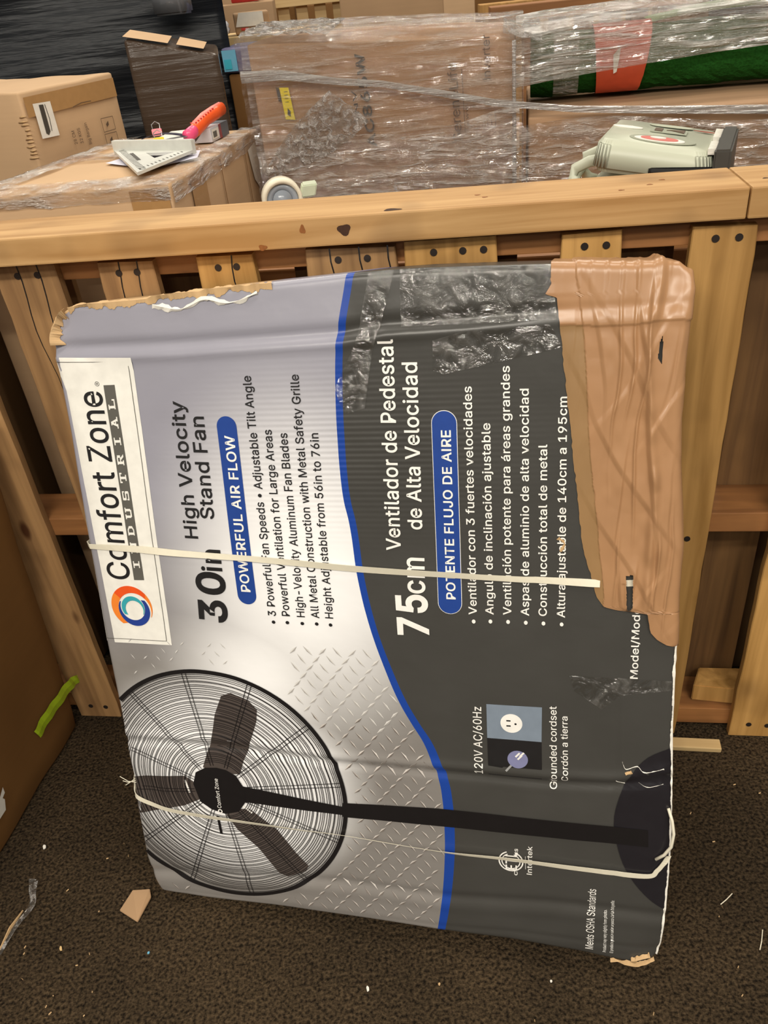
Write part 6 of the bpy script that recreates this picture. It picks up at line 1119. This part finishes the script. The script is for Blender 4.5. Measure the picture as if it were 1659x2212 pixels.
for y in (1.0885, 1.057):
    for a_0, b_0 in (((.205, y), (.244, y)), ((.205, y + .027), (.244, y + .026)), ((.205, y), (.205, y + .027)), ((.244, y), (.244, y + .026))): d.line([a_0, b_0], .0012)
    d.poly([(.219, y + .008), (.226, y + .012), (.226, y + .020), (.217, y + .014)], 0, .001, .2)
d.build('handling_symbols', M['brown_ink'], lplane, lcn)
d = Decal(); d.line([(.132, 1.150), (.16, 1.154), (.19, 1.153)], .0012); d.build('scratch', M['brown_ink'], lplane, lcn)
q = MB()
for i in range(11):
    p0 = lface(.001, 1.152 - i * .0075 + random.uniform(-.002, .002), .0015); e3 = Vector((eK.x, eK.y, 0)); ln_ = random.uniform(.010, .022)
    q.tube([p0 - e3 * .002, p0 + e3 * ln_ * .5 + Vector((0, 0, random.uniform(-.002, .002))) - Vector((dK.x, dK.y, 0)) * .003, p0 + e3 * ln_ + Vector((0, 0, -.002)) - Vector((dK.x, dK.y, 0)) * .002], [.0010, .0022, .0010], 6)
q.build('crushed_corner', M['card_edge'], lcn, True)

# ---------------------------------------------------------------- wrapped pallet load on the right
ND = Vector((1, -.2)).normalized(); EDV = Vector((.2, 1)).normalized()
def stk(x, off=0): p = Vector((0, 1.77)) + ND * (x / ND.x); return p + EDV * off     # x along the front plane
def stack_carton(name, x0, x1, dep, z0, z1, mat, label, group=None, off=0, z1b=None, n=12, amp=.003):
    p = stk(x0, off); w = (x1 - x0) / ND.x; r = empty(name, (p.x, p.y, z0), 0, label, 'carton', group)
    c = rect_corners((0, 0), ND, w, dep, .001, z1 - z0)
    if z1b is not None:
        for i in (5, 6): c[i] = (c[i][0], c[i][1], z1b - z0)
    hexa('shell', c, mat, n, amp, 5, r, .004); return r
ac = stack_carton('appliance_carton', -.165, .338, .42, .46, 1.232, M['card_ac'], 'tall tan appliance carton under clear film with a yellow label', None, 0, 1.204)
p = stk(-.165); AC0 = Vector((p.x, p.y, 0))
def acp(uv, h): return np.array([tuple(Vector((0, 0, .0)) + Vector((ND.x * (a[0] + .165) / ND.x - EDV.x * (.006 + hh2), ND.y * (a[0] + .165) / ND.x - EDV.y * (.006 + hh2), a[1] - .46))) for a, hh2 in zip(np.asarray(uv, float), h)])
d = Decal(); text_to(d, 'AC865W', .068, 1.035, .058, 1.202, .017, 22); text_to(d, 'INV', .040, 1.090, .036, 1.140, .008, 8); d.build('model_lettering', M['dark_ink'], acp, ac)
d = Decal(); text_to(d, 'SereneLife', .236, 1.035, .229, 1.172, .017, 6); text_to(d, 'Inverter', .292, 1.138, .291, 1.212, .014, 8); d.line([(.242, 1.05), (.239, 1.16)], .0012); text_to(d, 'www.', .250, 1.06, .248, 1.10, .006, 4) if 'w' in GLY and '.' in GLY else None
for a_0, b_0 in (((.285, 1.055), (.300, 1.055)), ((.285, 1.077), (.300, 1.077)), ((.285, 1.055), (.285, 1.077)), ((.300, 1.055), (.300, 1.077)), ((.2925, 1.055), (.2925, 1.07))): d.line([a_0, b_0], .0012)
d.build('brand_lettering', M['brown_ink'], acp, ac)
d = Decal(); d.poly([(-.112, 1.155), (-.094, 1.154), (-.089, 1.096), (-.108, 1.098)], 0, .0005, .3); d.poly([(-.119, 1.156), (-.113, 1.155), (-.111, 1.130), (-.117, 1.131)], 1, .0006, .3)
for i in range(4): d.line([(-.104, 1.147 - i * .006), (-.097, 1.147 - i * .006)], .0010, 1, .001)
d.poly([(-.101, 1.118), (-.096, 1.112), (-.097, 1.102), (-.103, 1.106)], 1, .001, .3); d.build('warning_label', [M['yellow'], M['dark_ink']], acp, ac)
d = Decal(); d.line([(.3395, .48), (.3395, 1.205)], .012, 0, .001); 
stack_carton('base_carton', -.160, .338, .42, .122, .458, M['card_ac'], 'lower tan carton beneath the tall appliance carton', None, .006)
stack_carton('long_carton', .362, 1.12, .46, .862, 1.066, M['card_ac'], 'long flat brown carton under the artificial turf rolls', None, -.004, 1.062)
stack_carton('bulk_carton', .362, 1.12, .46, .122, .858, M['card_ac'], 'big brown carton beneath the long flat carton', None, 0)
pp = stk(-.17, -.01); lp_ = empty('load_pallet', (pp.x, pp.y, 0), math.atan2(ND.y, ND.x), 'low pallet on the floor under the film wrapped load', 'pallet')
for i in range(7):
    q = MB(); q.box((.02 + i * .19, 0, .10), (.12 + i * .19, .50, .1205), 0, None, .002); q.build('deck_board', M['stringer'], lp_)
for y in (.0, .22, .44):
    q = MB(); q.box((0, y, .002), (1.30, y + .05, .099), 0, None, .002); q.build('stringer', M['stringer'], lp_)
# rolls of turf
def turf_roll(off, z, r, x0, x1, mat, label, wig=.006):
    a = stk(x0, off); r_o = empty('turf_roll', (a.x, a.y, z), math.atan2(ND.y, ND.x), label, 'turf roll', None)
    L_ = (x1 - x0) / ND.x; v = []; f = []; nn, na = 64, 40
    rg = np.random.RandomState(int(z * 1000) + int(off * 100))
    for i in range(nn + 1):
        for k in range(na):
            t = 2 * math.pi * k / na; rr2 = r * (1 + .02 * math.sin(i * .5) + .05 * rg.rand())
            v.append((L_ * i / nn, rr2 * math.cos(t) * 1.15, rr2 * math.sin(t)))
    for i in range(nn):
        for k in range(na): f.append((i * na + k, (i + 1) * na + k, (i + 1) * na + (k + 1) % na, i * na + (k + 1) % na))
    f.append(tuple(range(na))[::-1]); f.append(tuple(nn * na + k for k in range(na)))
    mk('turf', v, f, mat, r_o); return r_o
t1_ = turf_roll(.21, 1.070 + .062, .057, .368, 1.15, M['turf'], 'green turf roll with an orange sleeve, nearest on the long carton')
q = MB()
v = []; f = []
for i in range(17):
    for k in range(32):
        t = 2 * math.pi * k / 32; rr2 = .0655 + .0012 * math.sin(k * 3 + i); x = .128 + .098 * i / 16 + .016 * math.sin(t) * (i / 16 - .3)
        v.append((x, rr2 * math.cos(t) * 1.15, max(rr2 * math.sin(t), -.0575)))
for i in range(16):
    for k in range(32): f.append((i * 32 + k, (i + 1) * 32 + k, (i + 1) * 32 + (k + 1) % 32, i * 32 + (k + 1) % 32))
s_l = mk('orange_sleeve', v, f, M['sleeve'], t1_, True)
mk('sleeve_label', [(.160, -.0775, .015), (.174, -.0755, .030), (.172, -.078, .008), (.168, -.0795, -.015), (.162, -.079, -.018)], [(0, 1, 2, 3, 4)], M['white'], s_l)
v = []; f = []
for i in range(5):
    for k in range(32):
        t = 2 * math.pi * k / 32; v.append((.045 + .05 * i / 4, .0650 * math.cos(t) * 1.15, max(.0650 * math.sin(t), -.0575)))
for i in range(4):
    for k in range(32): f.append((i * 32 + k, (i + 1) * 32 + k, (i + 1) * 32 + (k + 1) % 32, i * 32 + (k + 1) % 32))
mk('film_tie', v, f, M['film_crumple'], t1_, True)
turf_roll(.36, 1.072 + .054, .050, .40, 1.15, M['turf_light'], 'lighter green turf roll just behind the sleeved turf roll')
t3_ = sheet('turf_sheet', lambda s_, t: (lambda p: (p.x, p.y, 1.184 + .026 * math.sin(math.pi * s_) ** .7 * (1 - .5 * abs(2 * t - 1)) ))(stk(.62 + .40 * s_, .32 + .16 * t)), 24, 8, M['turf_back'])
tag(t3_, 'curled turf sheet with olive backing on top of the turf rolls', 'turf sheet')
# stretch film around the load
fw = empty('stretch_film', (.2, 1.8, .5), 0, 'clear stretch film wound around the cartons and turf rolls', 'stretch film')
FL = Vector((.2, 1.8, .5))
def fpt(x, off, z): p = stk(x, off); return Vector((p.x, p.y, z)) - FL
def wrinkle(x, z, a=.006, sx=3, sz=24, seed=0):
    return a * (nz((x * sx, z * sz, seed)) + .5 * nz((x * sx * 3, z * sz * 2.2, seed + 4.0)) + .35 * abs(nz((x * 30, z * 40, seed + 7.0))))
def ac_front(s_, t):
    x = -.175 + .528 * s_; ztop = 1.238 - .028 * s_
    L1 = ztop - .62; q_ = t * (L1 + .40)
    w = wrinkle(x, q_, .007)
    if q_ < L1: return fpt(x, -.014 - w, .62 + q_)
    return fpt(x, -.010 + (q_ - L1), ztop + .012 + w + .018 * math.sin(min(1, (q_ - L1) / .4) * 3.1) * abs(nz((x * 7, 1, 2))))
sheet('wrap_sheet', ac_front, 90, 150, M['film'], fw)
sheet('wrap_sheet', lambda s_, t: fpt(-.172 - .012 + wrinkle(s_ * .4, t, .004), -.014 + .42 * s_, .62 + (1.245 - .62) * t), 16, 50, M['film'], fw)
def ac_low(s_, t):
    x = -.170 + .515 * s_; z = .66 + (1.04 + .05 * s_ + .012 * math.sin(s_ * 7) - .66) * t
    return fpt(x, -.028 - wrinkle(x, z, .008, 3, 24, 8.0), z)
sheet('wrap_sheet', ac_low, 80, 80, M['film_crumple'], fw)
def low_right(s_, t):
    x = .345 + .80 * s_; z = .70 + (1.055 - .018 * s_ - .70 + .01 * math.sin(s_ * 9)) * t
    return fpt(x, -.016 - wrinkle(x, z, .008, 3, 24, 3.0), z)
sheet('wrap_sheet', low_right, 90, 70, M['film_crumple'], fw)
def up_right(s_, t):
    x = .338 + .82 * s_; zb = 1.118 + .045 * s_ ; L1 = .085 - .02 * s_; q_ = t * (L1 + .26)
    w = wrinkle(x, q_, .006, 3, 30, 6.0)
    fo = .0 + .115 * min(1, s_ * 2.2) ** .6
    if q_ < L1: return fpt(x, fo - w, zb + q_)
    a = (q_ - L1) / .26
    return fpt(x, fo + (q_ - L1), zb + L1 + w + .022 * math.sin(a * 2.6))
sheet('wrap_sheet', up_right, 100, 70, M['film_layered'], fw)
# crumpled diagonal tail of film on the carton front
def tail(s_, t):
    cx_ = -.160 + .175 * t; cz_ = 1.0 + .125 * t; wd2 = .012 + .062 * math.sin(min(1, t * 1.15) * math.pi * .55)
    x = cx_ + (s_ - .35) * wd2; z = cz_ - (s_ - .35) * wd2 * .8
    return fpt(x, -.026 - .014 * abs(nz((x * 34, z * 34, 3.3))) - .006 * nz((x * 80, z * 80, 1)), z)
M['film_tail'] = film('crushed_film_tail', (.95, .94, .92, 1), (.12, .75), .30, .12, (9, 9, 9), 7, 1.0)
sheet('film_tail', tail, 26, 60, M['film_tail'], fw)
def corner_top(s_, t):
    x = .315 + .07 * s_; return fpt(x, -.016 + .30 * t, 1.212 - .02 * s_ + .012 * abs(nz((x * 40, t * 9, 2))) + .010 * math.sin(t * 3) )
sheet('film_bunch', corner_top, 14, 40, M['film_tail'], fw)
def left_top(s_, t):
    x = -.175 + .17 * s_; return fpt(x, -.02 + .22 * t, 1.247 + .012 * t + .012 * abs(nz((x * 30, t * 8, 5))) - .01 * s_)
sheet('film_bunch', left_top, 24, 40, M['film_tail'], fw)
q = MB(); bpts = [(-.178, 1.180), (-.10, 1.178), (0, 1.160), (.092, 1.148), (.20, 1.124), (.30, 1.100), (.352, 1.092), (.45, 1.078), (.60, 1.066), (.80, 1.052), (1.0, 1.045), (1.14, 1.04)]
q.tube([fpt(x, -.026, z) for x, z in bpts], [.011, .009, .0065, .006, .006, .0065, .006, .006, .007, .008, .008, .008], 10, 0, .5); q.build('wrap_band', M['film_band'], fw, True)
q = MB(); q.tube([fpt(.335, -.020, z) for z in np.linspace(.70, 1.20, 12)], [.004] * 12, 8, 0, .8); q.build('wrap_band', M['film_band'], fw, True)

# ---------------------------------------------------------------- dark wrapped loads, left background
bp_ = empty('black_wrapped_load', (-1.0, 3.05, 0), .12, 'tall load wrapped in black stretch film, upper left background', 'wrapped load')
def blk(s_, t):
    x = -1.1 + 1.76 * s_; z = .02 + 1.62 * t - .45 * max(0, s_ - .55) * t
    return (x, -.30 + .02 * nz((x * 2, z * 5, 1)) + .010 * nz((x * 2, z * 22, 4)) + .03 * (t - .5) , z)
q = MB()
n1_, n2__ = 60, 80
front = [blk(i / n1_, j / n2__) for i in range(n1_ + 1) for j in range(n2__ + 1)]
fs = [(i * (n2__ + 1) + j, (i + 1) * (n2__ + 1) + j, (i + 1) * (n2__ + 1) + j + 1, i * (n2__ + 1) + j + 1) for i in range(n1_) for j in range(n2__)]
back = [(x, .5, z) for x, y, z in front]; nfr = len(front)
edge = [i * (n2__ + 1) for i in range(n1_ + 1)] + [n1_ * (n2__ + 1) + j for j in range(1, n2__ + 1)] + [i * (n2__ + 1) + n2__ for i in range(n1_ - 1, -1, -1)] + [j for j in range(n2__ - 1, 0, -1)]
vv_ = front + [(x, .5, z) for x, y, z in (front[k] for k in edge)]; ne = len(edge)
fs += [(edge[k], nfr + k, nfr + (k + 1) % ne, edge[(k + 1) % ne]) for k in range(ne)]
mk('film_cover', vv_, fs, M['blackwrap'], bp_, True)
q = MB(); q.prism([(-.05, -.02), (.03, -.03), (.06, .0), (.05, .05), (-.03, .04)], 0, .07, 0, None, .006)
o = q.build('shiny_pouch', plain('silver_film_pouch', (120, 122, 126), .15, .3), None, True, (-.455, 2.70, 1.272)); 
tag(o, 'crumpled shiny clear pouch stuck on the black wrapped load, top edge', 'pouch'); o.location = (-.445, 2.735, 1.275)
dk = empty('film_wrapped_carton', (-.395, 2.40, 0), .12, 'open brown carton under dark film in front of the black wrapped load', 'carton')
c = [(-.125, -.06, .002), (.098, -.05, .002), (.10, .17, .002), (-.12, .17, .002), (-.125, -.06, 1.246), (.098, -.05, 1.192), (.10, .17, 1.20), (-.12, .17, 1.255)]
hexa('shell', c, M['darkwrap'], 14, .006, 9, dk, .008)
mk('open_flap', [(-.125, -.055, 1.250), (-.02, -.050, 1.225), (-.01, .03, 1.236), (-.11, .03, 1.260)], [(0, 1, 2, 3)], M['card2'], dk)
mk('open_flap', [(.0, -.048, 1.220), (.065, -.048, 1.204), (.075, .03, 1.214), (.01, .03, 1.232)], [(0, 1, 2, 3)], M['card2'], dk)

# ---------------------------------------------------------------- goods far behind
def far_carton(name, p, w, dep, z0, z1, rz, mat, label, cat='carton'):
    r = empty(name, (p[0], p[1], z0), rz, label, cat)
    hexa('shell', [(0, 0, .001), (w, 0, .001), (w, dep, .001), (0, dep, .001), (0, 0, z1 - z0), (w, 0, z1 - z0), (w, dep, z1 - z0), (0, dep, z1 - z0)], mat, 6, .003, 6, r, .005); return r
far_carton('stacked_carton', (-.325, 2.80), .26, .3, .002, 1.105, -.1, M['card_dim'], 'brown carton stack edge under the light blue box, behind the appliance carton')
bb = far_carton('printed_box', (-.335, 2.80), .24, .2, 1.108, 1.175, -.15, M['purple'], 'small light blue and purple printed box beside the appliance carton', 'box')
mk('blue_panel', [(.002, -.006, .006), (.045, -.006, .006), (.045, -.006, .062), (.002, -.006, .062)], [(0, 1, 2, 3)], M['lightblue'], bb)
mk('teal_panel', [(.006, -.008, .012), (.028, -.008, .012), (.028, -.008, .038), (.006, -.008, .038)], [(0, 1, 2, 3)], plain('teal_print', (60, 176, 196), .4), bb)
fp = empty('goods_pallet', (-.43, 3.45, 0), -.05, 'pallet of goods standing behind the light blue box', 'pallet')
q = MB(); q.box((0, 0, 1.135), (.42, .3, 1.172), 0, None, .003); q.build('deck_board', M['palepine'], fp)
for x in (.02, .34):
    q = MB(); q.box((x, .02, 0), (x + .06, .28, 1.134)); q.build('post', M['stringer'], fp)
wl = far_carton('parcel', (-.350, 3.48), .13, .12, 1.174, 1.242, .1, M['card'], 'small parcel with a white label on the far pallet', 'parcel')
mk('shipping_label', [(.004, -.006, .026), (.108, -.006, .024), (.108, -.006, .068), (.02, -.006, .070)], [(0, 1, 2, 3)], M['white'], wl)
mk('barcode_label', [(.045, -.006, .004), (.10, -.006, .006), (.10, -.006, .022), (.045, -.006, .018)], [(0, 1, 2, 3)], M['white'], wl)
mk('red_mark', [(.022, -.006, .014), (.048, -.006, .014), (.048, -.006, .022), (.022, -.006, .022)], [(0, 1, 2, 3)], M['red'], wl)
q = MB(); q.prism([(0, 0), (.045, 0), (.055, .03), (.04, .055), (.012, .05)], 0, .06, 0, lambda x, y, z: (x, z, y), .008)
tag(q.build('white_bag', M['dullwhite'], None, True, (-.425, 3.47, 1.174)), 'white bag beside the labelled parcel on the far pallet', 'bag')
def standing_pallet(name, p, w, h, rz, mat, label, nsl, z0=0):
    r = empty(name, (p[0], p[1], z0), rz, label, 'pallet')
    q = MB(); q.box((0, -.04, h - .045), (w, .06, h), 0, None, .003); q.build('top_board', mat, r)
    q = MB(); q.box((0, -.01, 0), (w, .06, .06), 0, None, .003); q.build('bottom_board', mat, r)
    for i in range(nsl):
        x = .02 + (w - .10) * i / (nsl - 1); q = MB(); q.box((x, -.005, .061), (x + .055, .015, h - .046), 0, None, .003); q.build('slat', mat, r)
    return r
standing_pallet('yellow_pallet', (-.26, 4.5), .36, 1.265, .0, M['palepine'], 'pale yellow pallet standing upright far behind the appliance carton', 4)
far_carton('storage_carton', (-.14, 5.3), .5, .4, .002, 1.20, 0, M['card_dim'], 'brown carton standing behind the pale yellow pallet')
far_carton('storage_carton', (.04, 3.3), .36, .4, .002, 1.262, -.06, M['card'], 'plain brown carton just behind the top of the appliance carton')
far_carton('storage_carton', (-.62, 4.6), .34, .4, .002, 1.30, 0, M['card'], 'tan carton behind the parcel at the top of the photo')
rb = far_carton('red_box', (-.42, 4.2), .12, .12, 1.262, 1.31, 0, M['red'], 'red box at the top edge above the parcel', 'box')
far_carton('storage_carton', (-.52, 4.19), .28, .2, .002, 1.260, 0, M['card'], 'tan carton under the red box, far left of centre')
far_carton('storage_carton', (.36, 4.4), .32, .4, .002, 1.275, -.05, M['card2'], 'tan carton at the top edge right of centre')
standing_pallet('dark_pallet', (.52, 3.05), .62, 1.195, -.10, M['stringer'], 'dark upright pallet behind the turf rolls', 7)
standing_pallet('brown_pallet', (.62, 3.9), .95, 1.17, -.08, M['slat'], 'longer brown pallet standing behind the dark upright pallet', 9)
q = far_carton('storage_carton', (1.15, 3.02), .13, .3, .002, 1.165, -.1, M['card'], 'tan carton between the dark pallet and the dark cloth pile')
dc = sheet('dark_cloth', lambda s_, t: (1.17 + .45 * s_, 2.72 + .25 * t + .012 * math.sin(s_ * 14), .004 + 1.26 * min(1, t * 1.6) * (1 - .03 * (2 * s_ - 1) ** 2) + .02 * nz((s_ * 6, t * 5, 3))), 30, 24, M['darkcloth'])
tag(dc, 'pile of dark navy cloth at the top right corner', 'cloth')
far_carton('storage_carton', (.60, 5.4), 1.3, .5, .002, 1.20, 0, M['card_dim'], 'wide brown carton wall far behind the turf rolls')
far_carton('storage_carton', (-1.4, 5.6), 1.2, .5, .002, 1.4, 0, M['card_dim'], 'brown carton far behind the black wrapped load')
far_carton('storage_carton', (.25, 6.2), .9, .5, .002, 1.36, 0, M['card_dim'], 'brown carton in the farthest row, centre')
far_carton('storage_carton', (-.6, 6.3), .8, .5, .002, 1.40, 0, M['card'], 'tan carton in the farthest row, left of centre')
far_carton('storage_carton', (1.3, 4.5), .9, .5, .002, 1.25, 0, M['card_dim'], 'brown carton behind the dark cloth pile')

far_carton('brown_carton', (-1.20, 1.56), .49, .30, .002, .99, -.18, M['card_shaded'], 'added carton, toned dark as shade, behind the pallet slats at the far left edge')  # filler added so the gaps between the left slats read dark
far_carton('brown_carton', (.64, 1.235), .56, .28, .002, .96, -.18, M['card_shaded'], 'added carton, toned dark as shade, in the pallet gap at the right edge')  # filler added to darken the right gap, shade put into its colour

# ---------------------------------------------------------------- litter on the carpet
q = MB(); q.prism([(-.026, -.009), (.008, -.030), (.026, .010), (.020, .027), (-.012, .030)], 0, .004, 0, lambda x, y, z: (x, y, z + .004 * (x / .02) ** 2), .0008)
tag(q.build('cardboard_scrap', M['card'], None, False, (-.511, .818, .001)), 'torn square scrap of brown cardboard on the carpet beside the fan carton', 'cardboard scrap')
sp_ = smooth_path([(-.735, .757, .004), (-.722, .800, .006), (-.700, .835, .012), (-.705, .862, .016), (-.712, .887, .012)], 8)
v = []; f = []
for i, p in enumerate(sp_):
    w = .004 + .006 * (i / len(sp_)) ** 2; v += [(p[0] - w, p[1] + w * .3, p[2]), (p[0], p[1], p[2] + .003), (p[0] + w, p[1] - w * .3, p[2])]
for i in range(len(sp_) - 1):
    for k in range(2): f.append((3 * i + k, 3 * i + k + 1, 3 * i + k + 4, 3 * i + k + 3))
tag(mk('plastic_shred', v, f, M['film_tail']), 'shred of clear plastic film on the carpet at the left edge', 'plastic shred')
q = MB(); q.tube([(-.735, .765, .005), (-.728, .80, .007), (-.716, .832, .006)], [.003, .005, .002], 6, 0, .4)
tag(q.build('wood_splinter', M['card_edge']), 'pale splinter lying along the plastic shred at the left edge', 'splinter')
BITS = [(-.629, .757, .0045, .0022, 1.9, 'palepine', 'yellowish crumb on the carpet left, below the cardboard scrap'), (-.474, .733, .0022, .002, .4, 'lightblue', 'tiny pale green crumb on the carpet left of the fan carton'),
        (-.108, .637, .0022, .0045, .2, 'white', 'white sliver on the carpet below the fan carton, left of centre'), (.005, .632, .0022, .002, 1, 'card_edge', 'tan crumb on the carpet below the fan carton, centre'),
        (.179, .618, .002, .002, .4, 'white', 'white crumb on the carpet near the carton bottom right corner'), (.446, .905, .002, .002, .4, 'white', 'white crumb on the carpet right of the fan carton foot'),
        (-.716, .96, .003, .005, .5, 'white', 'white crumb on the carpet by the tall brown carton')]
for x, y, a, c, rz_, mt, lb in BITS:
    q = MB(); q.prism([(-a, -c), (a * .6, -c * .8), (a, c * .3), (0, c), (-a * .9, c * .5)], 0, .0025, 0, None, .0004)
    o = q.build('crumb', M[mt], None, False, (x, y, .0015), rz_); tag(o, lb, 'crumb', 'crumbs on the carpet')
for pts_, lb in (([(.482, .708, .003), (.494, .714, .005), (.508, .724, .003)], 'short pale thread on the carpet at right'), ([(.512, .630, .003), (.520, .642, .005), (.530, .660, .003)], 'pale thread at the right photo edge on the carpet')):
    q = MB(); q.tube(pts_, .0008, 5); tag(q.build('thread', M['cream']), lb, 'thread')
rg = np.random.RandomState(12); v = []; f = []
for i in range(240):
    x, y = rg.uniform(-.70, .75), rg.uniform(.35, .98)
    if -.53 < x < .45 and y > .57: continue
    a = rg.uniform(0, 3.1); l = rg.uniform(.0008, .0026); w = .0006
    n = len(v); ca, sa = math.cos(a), math.sin(a)
    v += [(x - l * ca + w * sa, y - l * sa - w * ca, .002), (x + l * ca + w * sa, y + l * sa - w * ca, .002), (x + l * ca - w * sa, y + l * sa + w * ca, .0035), (x - l * ca - w * sa, y - l * sa + w * ca, .0035)]
    f.append((n, n + 1, n + 2, n + 3))
tag(mk('carpet_lint', v, f, M['card_edge']), 'specks of lint and dust scattered over the carpet', 'lint', None, 'stuff')
